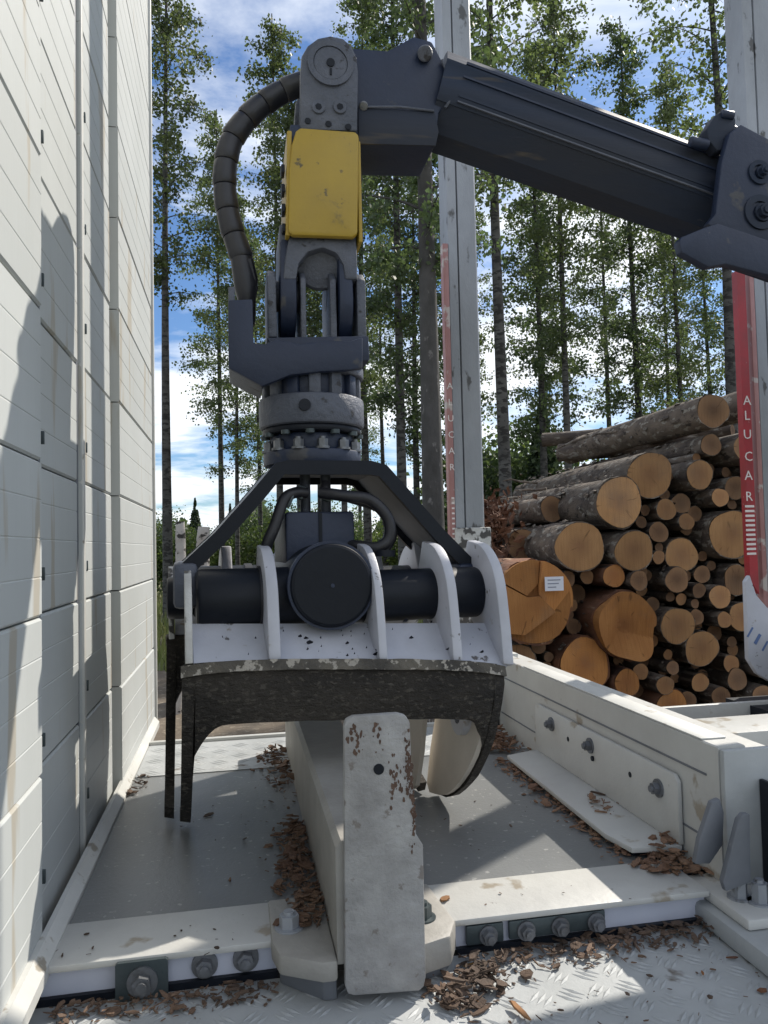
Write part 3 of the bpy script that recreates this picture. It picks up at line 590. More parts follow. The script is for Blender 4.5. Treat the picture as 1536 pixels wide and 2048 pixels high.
jmap(MB().box(-.575, -.49, -.24, .24, .80, .96, .02)).build('yoke_foot', 'link', yk)
jmap(MB().box(.47, .57, -.24, .24, .80, .93, .02)).build('yoke_foot', 'boom', yk)
# frame block, hub, disc
fb = jmap(MB().box(-.175, .085, -.17, .17, .90, 1.135, .012)).build('frame_block', 'boom', gr)
jmap(MB().box(-.052, -.040, -.176, -.169, .95, 1.13)).build('block_seam', 'black', fb)
for u in (-.06, .02): jmap(MB().cyl((u-.02, -.05, 1.12), (u-.02, -.05, 1.34), .020, 14)).build('hose_stub', 'link', fb)
hub = jmap(MB().cyl((-.055, -.425, .872), (-.055, .425, .872), .142, 56, .012)).build('hub_cylinder', 'black', gr)
jmap(MB().ring((-.055, -.400, .872), (0, 1, 0), .138, .151, .022, 48)).build('hub_rim', 'boom', hub)
jmap(MB().cyl((-.055, -.428, .872), (-.055, -.418, .872), .007, 10)).build('hub_dimple', 'boom', hub)
# hydraulic tubes across
for v, nm in ((-.265, 'cylinder_tube'), (.265, 'cylinder_tube')):
    tb = jmap(MB().cyl((-.50, v, .832), (-.10, v, .832), .104, 40, .016)).build(nm, 'black', gr)
    jmap(MB().cyl((-.02, v, .822), (.535, v, .822), .094, 40, .016)).build(nm, 'black', gr)
    jmap(MB().ring((-.275, v, .832), (1, 0, 0), .09, .111, .03, 40)).build('tube_band', 'rubber', tb)
jmap(MB().cyl((-.60, .265, .81), (-.50, .265, .81), .085, 32, .01)).build('tube_end', 'black', gr)
# jaw profile (v,z), near side; far jaw mirrored
OUT = [Vector((p[0], p[1], 0)) for p in catmull([(-.18, 1.005, 0), (-.32, .98, 0), (-.425, .89, 0), (-.465, .76, 0), (-.487, .630, 0), (-.505, .56, 0), (-.495, .44, 0), (-.44, .30, 0), (-.34, .16, 0), (-.20, .055, 0), (-.02, .008, 0)], 5)]
def offs(pts, w):
    o = []
    for i, p in enumerate(pts):
        d = (pts[min(i+1, len(pts)-1)]-pts[max(i-1, 0)]).normalized(); o.append(p+Vector((-d.y, d.x, 0))*(w(i/(len(pts)-1)) if callable(w) else w))
    return o
def jaw(sgn, du, nm, lab):
    """sgn -1 near jaw, +1 far jaw"""
    b0 = lambda pts: [(-sgn*p[0], p[1]) for p in pts]
    ib = 20                                                     # index of the belly in OUT
    INN = offs(OUT, lambda t: .085)
    jw = None
    def part(b, name, m, par, sm=34):
        def wz(p):                                              # belly line droops to the ends and to the right
            t = (p[0]-du)/.54; return p[2]-(.034*t+.016*abs(t)**3)*min(1, max(0, (.92-p[2])/.25))*min(1, max(0, p[2]/.3))
        b.v = [J(p[0], p[1], wz(p)) for p in b.v]; return b.build(name, m, par, sm)
    # white shell over the tubes, belly wards
    sh = MB(); u0, u1 = -.515+du, .545+du; top = catmull([(-.335, .745, 0), (-.385, .705, 0), (-.445, .662, 0), (-.487, .625, 0)], 5); V = []
    inn = offs(top, .022)
    for k, row in enumerate((top, inn)):
        for u in (u0, u1): V += [(u, -sgn*p.x, p.y) for p in row]
    n = len(top); F = []
    for i in range(n-1): F += [(i, i+1, n+i+1, n+i), (2*n+i, 3*n+i, 3*n+i+1, 2*n+i+1), (i, 2*n+i, 2*n+i+1, i+1), (n+i, n+i+1, 3*n+i+1, 3*n+i)]
    F += [(0, n, 3*n, 2*n), (n-1, 3*n-1, 4*n-1, 2*n-1)]
    jw = part(sh.add(V, F), nm, 'jaw', gr, 25); jw['label'] = lab
    # ribs
    rib = OUT[:ib+1]; rin = [Vector((-.43, .615, 0)), Vector((-.30, .70, 0)), Vector((-.17, .76, 0)), Vector((-.12, .90, 0))]
    rib2 = offs(rib, -.012)
    for u, wd in ((-.262, .040), (.098, .030), (.362, .036), (.548, .040)):
        if sgn > 0: u = u-.05
        pr = b0(rib2)+b0(rin)
        part(MB().prism(pr, u+du-wd/2, u+du+wd/2, 'x', .006), 'jaw_rib', 'jaw', jw, 40)
    # outer left plate runs the whole way down, speckled
    pl = OUT[8:ib+1]; part(MB().prism(b0(offs(pl, -.008))+b0(offs(pl, .10)[::-1]), -.540+du, -.517+du, 'x', .003), 'side_plate', 'speck', jw, 40)
    # worn belly plate: arch between two legs, following the curve
    prof = OUT[ib:]; L = [0]
    for a, b in zip(prof[:-1], prof[1:]): L.append(L[-1]+(b-a).length)
    tot = L[-1]
    def at(s):
        s = min(max(s, 0), tot)
        for i in range(len(L)-1):
            if s <= L[i+1]: t = (s-L[i])/(L[i+1]-L[i]); return prof[i].lerp(prof[i+1], t), (prof[i+1]-prof[i]).normalized()
        return prof[-1], (prof[-1]-prof[-2]).normalized()
    ua, ub_ = -.550+du, .535+du; cols = []
    us = [ua, ua+.034, ua+.040]+[ua+.040+(.10)*(i/7)**1.5 for i in range(1, 8)]+list(np.linspace(ua+.17, ub_-.17, 11))+[ub_-.040-(.10)*(i/7)**1.5 for i in range(7, 0, -1)]+[ub_-.040, ub_-.034, ub_]
    NR = 14
    def smax(u):
        e = min(u-ua, ub_-u)
        if e <= .0345: return tot
        x = min(1, (e-.034)/.105); return .195+.13*(1-x)**2.2
    bp = MB(); V = []
    for layer in (0, 1):
        for u in us:
            sm = smax(u)
            for r in range(NR):
                s = sm*r/(NR-1); p, d = at(s); nn = Vector((-d.y, d.x, 0)); wav = .0025*math.sin(u*40+r*2.1)
                edge = .022*max(0, (abs(u-du)-.35)/.2)**2                # belly bows back towards the ends
                q = p+nn*((.030 if layer else -.010)+wav+edge); tapr = (-.085 if u > du else -.01)*max(0, .6-q.y)/.6
                V.append((u+tapr*(abs(u-du)/.53), -sgn*q.x, q.y))
    C_ = len(us); F = []
    for i in range(C_-1):
        for r in range(NR-1):
            a = i*NR+r; F.append((a, a+1, a+NR+1, a+NR)); a += C_*NR; F.append((a, a+NR, a+NR+1, a+1))
        F.append((i*NR, (i+1)*NR, (i+1)*NR+C_*NR, i*NR+C_*NR)); F.append((i*NR+NR-1, i*NR+NR-1+C_*NR, (i+1)*NR+NR-1+C_*NR, (i+1)*NR+NR-1))
    for i in (0, C_-1):
        for r in range(NR-1): a = i*NR+r; F.append((a, a+C_*NR, a+1+C_*NR, a+1))
    bpl = part(bp.add(V, F), 'worn_blade', 'worn', jw, 50)
    # scuffed lip along the belly
    lp = MB(); V = []
    for u in np.linspace(ua-.004, ub_+.004, 40):
        p, d = at(0); p2, d2 = at(.035); edge = .022*max(0, (abs(u-du)-.35)/.2)**2; dz = -.10*max(0, abs(u-du)-.38)**1.6
        for q, o in ((p, -.020), (p2, -.022), (p2, .01), (p, .01)):
            nn = Vector((-d.y, d.x, 0)); w_ = q+nn*(o+edge); V.append((u, -sgn*w_.x, w_.y+dz+random.uniform(-.0015, .0015)))
    F = [(0, 1, 2, 3), (156, 157, 158, 159)]
    for i in range(39):
        for k in range(4): F.append((i*4+k, i*4+(k+1) % 4, i*4+4+(k+1) % 4, i*4+4+k))
    part(lp.add(V, F), 'belly_lip', 'lip', jw, 60)
    # inner ear plate of the right leg, and its round boss
    ear = [at(s)[0] for s in np.linspace(.02, tot*.985, 16)]; er = [(-sgn*p.x, p.y) for p in offs(ear, .012)]
    inner_pts = [(-sgn*x, z) for x, z in ((.01, .05), (.02, .20), (.0, .40), (-.06, .56))]
    b = MB().prism(er+inner_pts, ub_-.054, ub_-.036, 'x')
    b.v = [(p[0]-.085*max(0, .6-p[2])/.6*1.0, p[1], p[2]) for p in b.v]
    ea = part(b, 'ear_plate', 'inner', jw, 40)
    bs = MB().ring((ub_-.098, -sgn*-.30, .415), (1, 0, 0), .035, .075, .03, 28); part(bs, 'ear_boss', 'jaw', ea, 40)
    return jw
jaw(-1, 0, 'jaw', 'near white jaw with a worn dark steel blade')
jaw(+1, -.055, 'jaw', 'rear jaw seen past the left edge of the front one')
# hoses
HP = catmull([(0.293,2.98,2.854), (0.191,3,2.812), (0.081,3,2.721), (0,3,2.606), (-0.028,3,2.483), (-0.026,3,2.364), (-0.004,3,2.246), (0.032,3,2.129), (0.049,3,1.991), (0.04,3,1.892)], 14)
hl = [0]
for a, b in zip(HP[:-1], HP[1:]): hl.append(hl[-1]+(b-a).length)
k5 = [i for i, s in enumerate(hl) if s < hl[-1]*.80]
mh = MB().tube(HP, .026, 14).build('main_hose', 'rubber', gr)
path2 = []; rad = []
pitch = .098; s0 = 0; nseg = int(hl[max(k5)]/pitch)
def hat(s):
    for i in range(len(hl)-1):
        if s <= hl[i+1]: return HP[i].lerp(HP[i+1], (s-hl[i])/(hl[i+1]-hl[i]))
    return HP[-1]
for q in range(nseg):
    a = q*pitch; P_ = [hat(a+pitch*t) for t in (0, .06, .3, .6, .9, .99)]
    MB().tube(P_, [.040, .0445, .0455, .0465, .0475, .043], 18).build('hose_guard', 'sleeve', mh)
MB().tube([hat(nseg*pitch+.0), hat(nseg*pitch+.12), hat(nseg*pitch+.18)], [.044, .046, .030], 14).build('hose_guard', 'sleeve', mh)
MB().tube([(0.057,2.98,2.123), (0.073,2.99,2.048), (0.065,3,1.992), (0.059,3,1.873)], .020, 10).build('side_hose', 'rubber', mh)
for pts, r in ((((0.303,2.84,1.205), (0.391,2.8,1.189), (0.484,2.8,1.173), (0.548,2.8,1.107), (0.552,2.8,1.033), (0.508,2.8,0.997), (0.439,2.84,1.004), (0.401,2.9,1.009)), .022), (((0.253,2.86,1.207), (0.211,2.84,1.206), (0.169,2.82,1.178), (0.134,2.8,1.086), (0.104,2.8,1.015), (0.094,2.85,0.952)), .021), (((0.325,2.86,1.244), (0.331,2.84,1.205), (0.421,2.88,1.183), (0.539,2.9,1.14), (0.592,2.92,1.053), (0.558,2.92,0.977)), .016)):
    MB().tube(catmull(pts, 8), r, 12).build('jaw_hose', 'rubber', gr)
for q in ((0.231,2.86,1.208), (0.332,2.85,1.197), (0.182,2.83,1.178)): MB().obox(q, (.035, .035, .05), (0, .4, 0), .006).build('hose_fitting', 'dkplate', gr)
MB().cyl((0.536,2.8,0.987), (0.535,2.8,0.963), .038, 16).build('tube_cap', 'black', gr)
# black grease and bark bits on the front shell
gm = MB(); rg = random.Random(3)
for _ in range(38):
    u = rg.choice((rg.gauss(-.03, .10), rg.uniform(-.45, .5))); t = rg.random()**1.4; v = -.345-.13*t; z = .747-.115*t-.034*(u/.54); n = rg.choice((5, 6)); r = .0015+.012*rg.random()**3; a0 = rg.random()*6
    pts = [(u+r*rg.uniform(.5, 1.5)*math.cos(a0+6.283*i/n), r*rg.uniform(.4, 1.1)*math.sin(a0+6.283*i/n)) for i in range(n)]
    V = [(a, v-b*.75-.006, z+b*.66+.004) for a, b in pts]+[(u, v-.012, z+.012)]
    gm.add([J(*p) for p in V], [(i, (i+1) % n, n) for i in range(n)])
gm.build('grease_bits', 'black', gr, 0, kind='stuff')

# ================================================================== LOG PILE
rlog = random.Random(11)
def logmesh(r, L, seed, nseg=26, wob=.06, facets=None, lobes=0):
    rr = random.Random(seed); ph = [rr.uniform(0, 6.28) for _ in range(8)]
    def rad(a, t):
        v = 1+wob*(.6*math.sin(2*a+ph[0])+.5*math.sin(3*a+ph[1])+.3*math.sin(5*a+ph[2]+t*3))
        if lobes: v += lobes*max(0, math.sin(2.5*a+ph[3]))**2-lobes*.5
        return r*v*(1-.05*t+.02*math.sin(t*9+ph[4]))
    bark = MB(); V = []; rows = 12
    for i in range(rows):
        t = i/(rows-1)
        for j in range(nseg):
            a = 2*math.pi*j/nseg; q = rad(a, t)*(1+rr.uniform(-.035, .035)); V.append((q*math.cos(a), L*t, q*math.sin(a)))
    F = [(i*nseg+j, i*nseg+(j+1) % nseg, (i+1)*nseg+(j+1) % nseg, (i+1)*nseg+j) for i in range(rows-1) for j in range(nseg)]
    F.append(tuple((rows-1)*nseg+j for j in range(nseg)))
    # rim of bark at the front, turning in
    o = len(V)
    for j in range(nseg):
        a = 2*math.pi*j/nseg; q = rad(a, 0)*.955; V.append((q*math.cos(a), .004, q*math.sin(a)))
    F += [(j, (j+1) % nseg, o+(j+1) % nseg, o+j) for j in range(nseg)]
    bark.add(V, F)
    face = MB(); V = [(0, 0, 0)]; K = 9 if facets else 3; tx, tz = rr.uniform(-.05, .05), rr.uniform(-.05, .05); n2 = nseg*(2 if facets else 1)
    def dep(x, z):
        if facets: return -max(f[0]*x+f[1]*z+f[2] for f in facets)
        return tx*x+tz*z
    V = [(0, dep(0, 0), 0)]
    for k in range(1, K+1):
        for j in range(n2):
            a = 2*math.pi*j/n2; q = rad(a, 0)*.958*k/K; x, z = q*math.cos(a), q*math.sin(a); V.append((x, dep(x, z)-.003, z))
    F = [(0, 1+j, 1+(j+1) % n2) for j in range(n2)]+[(1+k*n2+j, 1+k*n2+(j+1) % n2, 1+(k+1)*n2+(j+1) % n2, 1+(k+1)*n2+j) for k in range(K-1) for j in range(n2)]
    if facets:                                                  # close the rim down to the bark
        o = len(V); V += [(V[1+(K-1)*n2+j][0], .03, V[1+(K-1)*n2+j][2]) for j in range(n2)]
        F += [(1+(K-1)*n2+j, o+j, o+(j+1) % n2, 1+(K-1)*n2+(j+1) % n2) for j in range(n2)]
    face.add(V, F); return bark, face
LG = [(4.223,1.439,0.29,'t'),(4.617,1.741,0.275,'t'),(5.202,1.738,0.176,'t'),(5.443,2.098,0.136,'d'),(5.394,2.473,0.202,'d'),(5.803,2.039,0.18,'d'),(5.714,1.591,0.136,'d'),(5.427,1.473,0.11,'t'),(5.581,1.051,0.29,'t'),(5.047,1.204,0.099,'t'),(4.806,1.349,0.127,'t'),(4.718,1.091,0.121,'d'),(4.544,1.212,0.07,'d'),(3.756,0.948,0.286,'t'),(4.365,0.888,0.231,'t'),(4.675,0.81,0.079,'t'),(5.03,0.825,0.202,'t'),(3.104,0.364,0.466,'B'),(4.128,0.611,0.132,'o'),(4.385,0.557,0.11,'d'),(4.875,0.547,0.143,'d'),(5.281,0.594,0.105,'d'),(5.142,0.421,0.083,'d'),(4.982,0.32,0.07,'t'),(5.109,0.269,0.053,'d'),(5.388,0.342,0.141,'t'),(5.649,0.523,0.176,'d'),(4.206,0.059,0.378,'S'),(4.866,0.032,0.209,'t'),(5.115,0.116,0.092,'d'),(5.429,0.08,0.092,'t'),(5.669,0.106,0.165,'t'),(5.152,-0.238,0.209,'t'),(3.757,-0.354,0.308,'o'),(4.231,-0.573,0.158,'o'),(4.806,-0.442,0.079,'d'),(4.671,-0.62,0.11,'t'),(5.589,-0.447,0.105,'t'),(5.646,-0.627,0.132,'d'),(5.198,-0.643,0.114,'t'),(5.387,-0.801,0.121,'d'),(5.034,-0.838,0.11,'d'),(5.903,-0.843,0.158,'d'),(4.75,-0.867,0.198,'o'),(6.092,1.844,0.198,'t'),(6.122,1.356,0.22,'t'),(6.07,0.872,0.209,'t'),(6.034,0.416,0.198,'t'),(5.97,-0.037,0.198,'t'),(5.963,-0.442,0.176,'t'),(6.076,2.603,0.187,'d'),(6.439,2.163,0.22,'t'),(6.44,1.646,0.231,'t'),(6.411,1.108,0.242,'t'),(6.356,0.575,0.231,'t'),(6.328,0.044,0.231,'t'),(6.3,-0.483,0.22,'t')]
desc = {'t': 'tan cut end', 'o': 'orange cut end', 'd': 'dark brown cut end', 'B': 'split orange cut end and a white paper tag', 'S': 'jagged split orange cut end'}
wm = {'t': 'wood_t', 'o': 'wood_o', 'd': 'wood_d', 'B': 'wood_o', 'S': 'wood_o'}
def logobj(x, z, r, k, y, L, label, group, i, rz=0, **kw):
    root = thing('log', (x, y, z), label, 'log', group)
    b, f = logmesh(r, L, i, **kw)
    for mb, nm, m in ((b, 'bark', 'barkred' if k in 'oBS' else 'bark'), (f, 'cut_face', wm[k])):
        me = bpy.data.meshes.new(nm); me.from_pydata(mb.v, [], mb.f); o = link(nm, me, m, None, 50 if nm == 'bark' else 8); o.parent = root
    root.rotation_euler.z = rz
    return root
for i, (x, z, r, k) in enumerate(LG):
    kw = {}
    y = 8+rlog.uniform(-.10, .10); L = rlog.uniform(3.5, 3.9)
    if k == 'B': kw = dict(nseg=36, wob=.03); y = 7.86; L = 3.9
    if k == 'S': kw = dict(facets=[(.25, .2, 0), (-.5, .1, -.05), (.1, -.4, -.04)], nseg=44, wob=.09, lobes=.07); y = 7.95
    sz = 'thin' if r < .15 else ('medium' if r < .27 else 'thick')
    if k in 'BS': lab = ('very thick pine log with split orange cut end and white paper tag' if k == 'B' else 'gnarled log with jagged split orange end right of the tagged log'); grp = None
    elif i == 4: lab = 'dark hearted log lying on the very top of the pile'; grp = None
    else: tier = 'upper rows' if z > 1.2 else ('middle rows' if z > .2 else 'lower rows'); lab = '%s log with %s in the %s of the pile' % (sz, desc[k], tier); grp = '%s logs, %s, %s' % (sz, desc[k], tier)
    o = logobj(x, z, r, k, y, L, lab, grp, i, rlog.uniform(-.012, .012) if k not in 'BS' else 0, **kw)
    if k == 'B': big = o; bigr = r; bigc = (x, y, z)
# the big log's end is split into stepped slabs
for pts, off in ((((180, 1070), (340, 1026), (408, 1040), (398, 1125), (335, 1180), (186, 1100)), .075), (((414, 1036), (470, 1022), (560, 1080), (574, 1252), (486, 1264), (402, 1180), (402, 1128)), .05), (((184, 1108), (334, 1187), (398, 1184), (478, 1262), (305, 1364), (215, 1300), (182, 1210)), .10), (((310, 1370), (482, 1270), (574, 1260), (535, 1352), (430, 1415), (360, 1405)), .03)):
    pr = [((a_-375)/212*bigr, -(b_-1215)/212*bigr) for a_, b_ in pts]
    pr = [(p[0]*1.5, p[1]*1.5) if math.hypot(*p) > .80*bigr else p for p in pr]
    ck = [(.975*bigr*math.cos(6.2832*q/60)*(1+.03*math.sin(12.566*q/60+1)), .975*bigr*math.sin(6.2832*q/60)) for q in range(60)]
    for q in range(60):                                         # clip to the round outline
        A_, B_ = ck[q], ck[(q+1) % 60]; ins = lambda p: (B_[0]-A_[0])*(p[1]-A_[1])-(B_[1]-A_[1])*(p[0]-A_[0]) >= 0
        out = []
        for i_ in range(len(pr)):
            P0, P1 = pr[i_-1], pr[i_]; s0_, s1_ = ins(P0), ins(P1)
            if s0_ != s1_:
                d0 = (B_[0]-A_[0])*(P0[1]-A_[1])-(B_[1]-A_[1])*(P0[0]-A_[0]); d1 = (B_[0]-A_[0])*(P1[1]-A_[1])-(B_[1]-A_[1])*(P1[0]-A_[0]); t_ = d0/(d0-d1); out.append((P0[0]+(P1[0]-P0[0])*t_, P0[1]+(P1[1]-P0[1])*t_))
            if s1_: out.append(P1)
        pr = out
    me_ = MB().prism(pr, -off, .02, 'y'); me_.v = [(x_, y_+(.10*x_+.12*z_*(1 if off > .06 else -1) if y_ < 0 else 0), z_) for x_, y_, z_ in me_.v]; o = me_.build('split_slab', 'wood_o', None, 12); o.parent = big
# paper tag on the big log
tg = (3.306,7.78,0.563); tgo = MB().obox((tg[0], 7.735, tg[2]), (.21, .006, .15), (R_(0), 0, 0)).build('paper_tag', 'paper')
tag(tgo, 'white paper tag with printed lines stuck on the thick orange log', 'tag')
for k in range(3): MB().box(tg[0]-.075, tg[0]+(.07, .05, .02)[k], 7.7295, 7.7315, tg[2]+.035-k*.038, tg[2]+.046-k*.038).build('print_line', 'ink', tgo, smooth=0)
# logs that carry the pile, and the row behind
i = 200
def packed(x0, x1, z0, z1, y, L, lim, lab, grp):
    global i
    rw = 0; z = z0
    while z < z1:
        x = x0+(rw % 2)*.27
        while x < x1:
            r = rlog.uniform(.22, .27)
            if z+r < lim(x): logobj(x+rlog.uniform(-.02, .02), z+rlog.uniform(-.02, .02), r, rlog.choice('ttd'), y+rlog.uniform(-.12, .12), L, lab, grp, i, rlog.uniform(-.02, .02), nseg=16); i += 1
            x += .54
        z += .47; rw += 1
packed(2.75, 7.6, GZ+.24, -.75, 8.1, 3.6, lambda x: -.75, 'log at the foot of the pile resting on the ground', 'logs at the foot of the pile')
packed(3.5, 9.5, GZ+.24, 2.7, 12.1, 3.7, lambda x: min(2.1, -.5+(x-3.9)*.42), 'log in the second row behind the front pile', 'logs of the second row')
circ = [(x, z, r) for x, z, r, k in LG]; tries = 0
while tries < 5000:
    tries += 1; x = rlog.uniform(2.9, 7.2); z = rlog.uniform(-1.0, min(2.2, .75+(x-3.6)*.75)); r = min(math.hypot(x-a_, z-b_)-c_ for a_, b_, c_ in circ)
    if .055 < r < .25:
        circ.append((x, z, r)); logobj(x, z, r*1.02, rlog.choice('tdd'), 8.05+rlog.uniform(.0, .35), 3.3, 'thin filler log wedged in a gap between thicker log ends', 'filler logs in the gaps', 700+tries, rlog.uniform(-.01, .01), nseg=14)
# loose top logs seen from the side
for (x, y, z, L, r, rz) in ((3.85, 9.0, 1.42, 2.9, .16, .05), (6.7, 10.0, 2.42, 2.2, .15, .85), (6.6, 10.7, 2.68, 2.0, .12, 1.0), (6.9, 9.7, 2.52, 1.8, .10, .7), (3.45, 9.0, .98, 2.8, .20, .04)):
    b = logobj(x, z, r, 'd', y, L, 'weathered log lying askew on the left slope of the pile', 'askew logs on the slope', i, rz); i += 1

lb_ = MB(); r9 = random.Random(21)
for (x, z, r, k) in LG:
    if x > 5.6: continue
    for _ in range(int(260*r)):
        a = r9.uniform(.3, 3.6); y = 8.05+r9.random()*3.6; sc_ = r9.uniform(.02, .07); n = r9.choice((4, 5, 6)); q = r*1.03+r9.uniform(0, .02)
        for_ = []; ax = r9.uniform(.6, 1.8)
        ce = Vector((x+q*math.cos(a), y, z+q*math.sin(a))); ta = Vector((-math.sin(a), 0, math.cos(a))); no = Vector((math.cos(a), 0, math.sin(a))); ti = r9.uniform(-.4, .4)
        V = [ce+ta*sc_*.6*math.cos(6.283*i_/n)*r9.uniform(.6, 1.2)+Vector((0, 1, 0))*sc_*ax*math.sin(6.283*i_/n)+no*(ti*sc_*math.cos(6.283*i_/n)) for i_ in range(n)]+[ce+no*sc_*.25]
        lb_.add(V, [(i_, (i_+1) % n, n) for i_ in range(n)])
o = lb_.build('loose_bark', 'bark', None, 0); o['kind'] = 'stuff'; tag(o, 'flaking grey bark over the logs of the pile', 'bark')
lb_ = MB()
for _ in range(1500):
    t = r9.random(); x = 2.88+t*.42+r9.gauss(0, .10); y = 9.5+r9.gauss(0, .35); z = .45+t*1.0+r9.gauss(0, .14); sc_ = r9.uniform(.02, .09)
    d = [Vector((r9.gauss(0, 1), r9.gauss(0, 1), r9.gauss(0, 1))).normalized()*sc_ for _ in range(2)]; c_ = Vector((x, y, z)); e_ = d[0].cross(d[1]).normalized()*sc_*.2
    lb_.add([c_-d[0], c_+d[1]*.6, c_+d[0], c_-d[1]*.6, c_+e_], [(0, 1, 4), (1, 2, 4), (2, 3, 4), (3, 0, 4)])
o = lb_.build('bark_rubble', 'barkred', None, 0); o['kind'] = 'stuff'; tag(o, 'reddish bark rubble heaped at the left end of the pile', 'bark')
for _ in range(5):
    x = r9.uniform(3.6, 5.2); z = .95+(x-3.2)*.75+r9.uniform(.1, .22); y = r9.uniform(8.4, 10.6); L_ = r9.uniform(.3, .7); d = Vector((r9.uniform(-.9, -.2), r9.uniform(.2, 1), r9.uniform(-.25, .12))).normalized()
    st_ = MB().tube([Vector((x, y, z))+d*L_*q/4+Vector((r9.uniform(-.02, .02), 0, r9.uniform(-.02, .02))) for q in range(5)], [.02, .018, .016, .013, .008], 6).build('stick', 'bark'); centre(st_); tag(st_, 'thin broken branch lying loose over the logs', 'branch', 'loose branches on the pile')
# ================================================================== TREES
def leaf_quads(cs, size, rng, droop=.35):
    """leaf shaped quads at centres cs (n,3)"""
    n = len(cs); a = rng.normal(size=(n, 3)); a[:, 2] -= droop; a /= np.linalg.norm(a, axis=1)[:, None]
    b = np.cross(a, rng.normal(size=(n, 3))); b /= np.linalg.norm(b, axis=1)[:, None]
    s = size*rng.uniform(.6, 1.35, n)[:, None]; l = a*s; w_ = b*s*.38
    V = np.concatenate([cs-l*.5, cs+w_, cs+l*.5, cs-w_], axis=1).reshape(-1, 3)
    return V
def leaf_obj(V, name, m, parent):
    n = len(V)//4; me = bpy.data.meshes.new(name); me.vertices.add(len(V)); me.vertices.foreach_set('co', V.ravel().astype(np.float32))
    me.loops.add(n*4); me.loops.foreach_set('vertex_index', np.arange(n*4, dtype=np.int32)); me.polygons.add(n)
    me.polygons.foreach_set('loop_start', np.arange(0, n*4, 4, dtype=np.int32)); me.update(calc_edges=True)
    o = link(name, me, m, None, 0); o.parent = parent; return o
def make_birch(seed, H, r0, base, nb, spread, nleaf, m_leaf, m_trunk, label, group, lsize=.15, clump=.28):
    rng = np.random.default_rng(seed); rr = random.Random(seed)
    root = thing('birch_tree', (0, 0, GZ-.1), label, 'tree', group)
    k = 14; px, py = rr.uniform(-.3, .3), rr.uniform(-.3, .3); path = []
    for i in range(k):
        t = i/(k-1); path.append(Vector((px*math.sin(t*3+seed)*t, py*math.sin(t*4+seed*2)*t, H*t)))
    tr = MB().tube(path, [r0*(1.12 if i == 0 else 1)*(1-.93*i/(k-1))+.012 for i in range(k)], 10)
    me = bpy.data.meshes.new('trunk'); me.from_pydata(tr.v, [], tr.f); o = link('trunk', me, m_trunk, None, 50); o.parent = root
    br = MB(); cs = []
    for i in range(nb):
        t = base+(1-base)*((i+rr.random())/nb)**.9*.97; q = t*(k-1); j = min(int(q), k-2); p = path[j].lerp(path[j+1], q-j); az = i*2.4+rr.uniform(-.5, .5)
        env = (1-((t-base)/(1-base)))**.55*(.45+.55*min(1, (t-base)/(1-base)*4+.15)); Lb = spread*env*rr.uniform(.55, 1.15)+.3
        d = Vector((math.cos(az), math.sin(az), rr.uniform(.5, 1.0))).normalized(); pts = [p]; v = d.copy()
        for s in range(5): v.z -= .16; v.normalize(); pts.append(pts[-1]+v*Lb/5)
        br.tube(pts, [max(.009, r0*.20*(1-t*.6)*(1-s/6)) for s in range(6)], 4, False)
        for s in range(1, 6):                                  # hanging twigs
            for q in range(2):
                a2 = rr.uniform(0, 6.28); e = pts[s]+Vector((math.cos(a2)*.3, math.sin(a2)*.3, -rr.uniform(.2, .8)))*(.5+Lb*.16)
                br.tube([pts[s], pts[s].lerp(e, .6)+Vector((0, 0, .05)), e], [.008, .006, .004], 3, False)
                nn = max(3, int(nleaf/(nb*10)*rr.choice((.1, .3, .8, 1.4, 2.4))))
                tt = rng.uniform(.1, 1.15, nn)[:, None]; base_p = np.array(pts[s])*(1-tt)+np.array(e)*tt
                cs.append(base_p+rng.normal(scale=clump*(.6+.2*Lb/spread), size=(nn, 3))*np.array([1, 1, .8]))
    me = bpy.data.meshes.new('branches'); me.from_pydata(br.v, [], br.f); o = link('branches', me, m_trunk, None, 50); o.parent = root
    leaf_obj(leaf_quads(np.concatenate(cs), lsize, rng), 'crown', m_leaf, root)
    return root
BL = 'tall slender birch with thin trunk in the stand behind the truck'; BG = 'birches in the stand'
protos = [make_birch(3, 27, .17, .36, 54, 2.6, 11500, 'leaf', 'trunk', BL, BG),
          make_birch(8, 29, .20, .44, 48, 2.8, 11500, 'leaf', 'trunk', BL, BG),
          make_birch(15, 24, .14, .30, 50, 2.3, 10000, 'leaf', 'trunk', BL, BG),
          make_birch(21, 26, .19, .26, 56, 2.6, 13000, 'leafdark', 'trunk', BL, BG)]
used = [False]*4
CY, SY = math.cos(0.18888), math.sin(0.18888)
def place(k, t, D, rz, sc=1):
    """t = tangent of the bearing from the viewpoint's straight-ahead, D = depth"""
    o = protos[k] if not used[k] else copy_tree(protos[k]); used[k] = True
    o.location = (D*(t*CY+SY), D*(CY-t*SY), GZ-.1); o.rotation_euler.z = rz; o.scale = (sc, sc, sc); return o
TR = [(335, 30, 1), (443, 44, 0), (474, 40, 2), (736, 36, 1), (805, 26, 3), (950, 42, 0), (1014, 24, 1), (1100, 40, 2), (1140, 29, 0), (1285, 36, 3), (1345, 44, 0), (1372, 34, 2), (1468, 25, 1),
      (520, 50, 3), (560, 36, 0), (640, 46, 0), (905, 46, 3), (1225, 46, 0), (610, 33, 2), (1090, 33, 3), (690, 34, 2), (770, 52, 1), (835, 40, 3), (1430, 48, 3), (1530, 38, 0), (600, 62, 1), (720, 66, 3)]
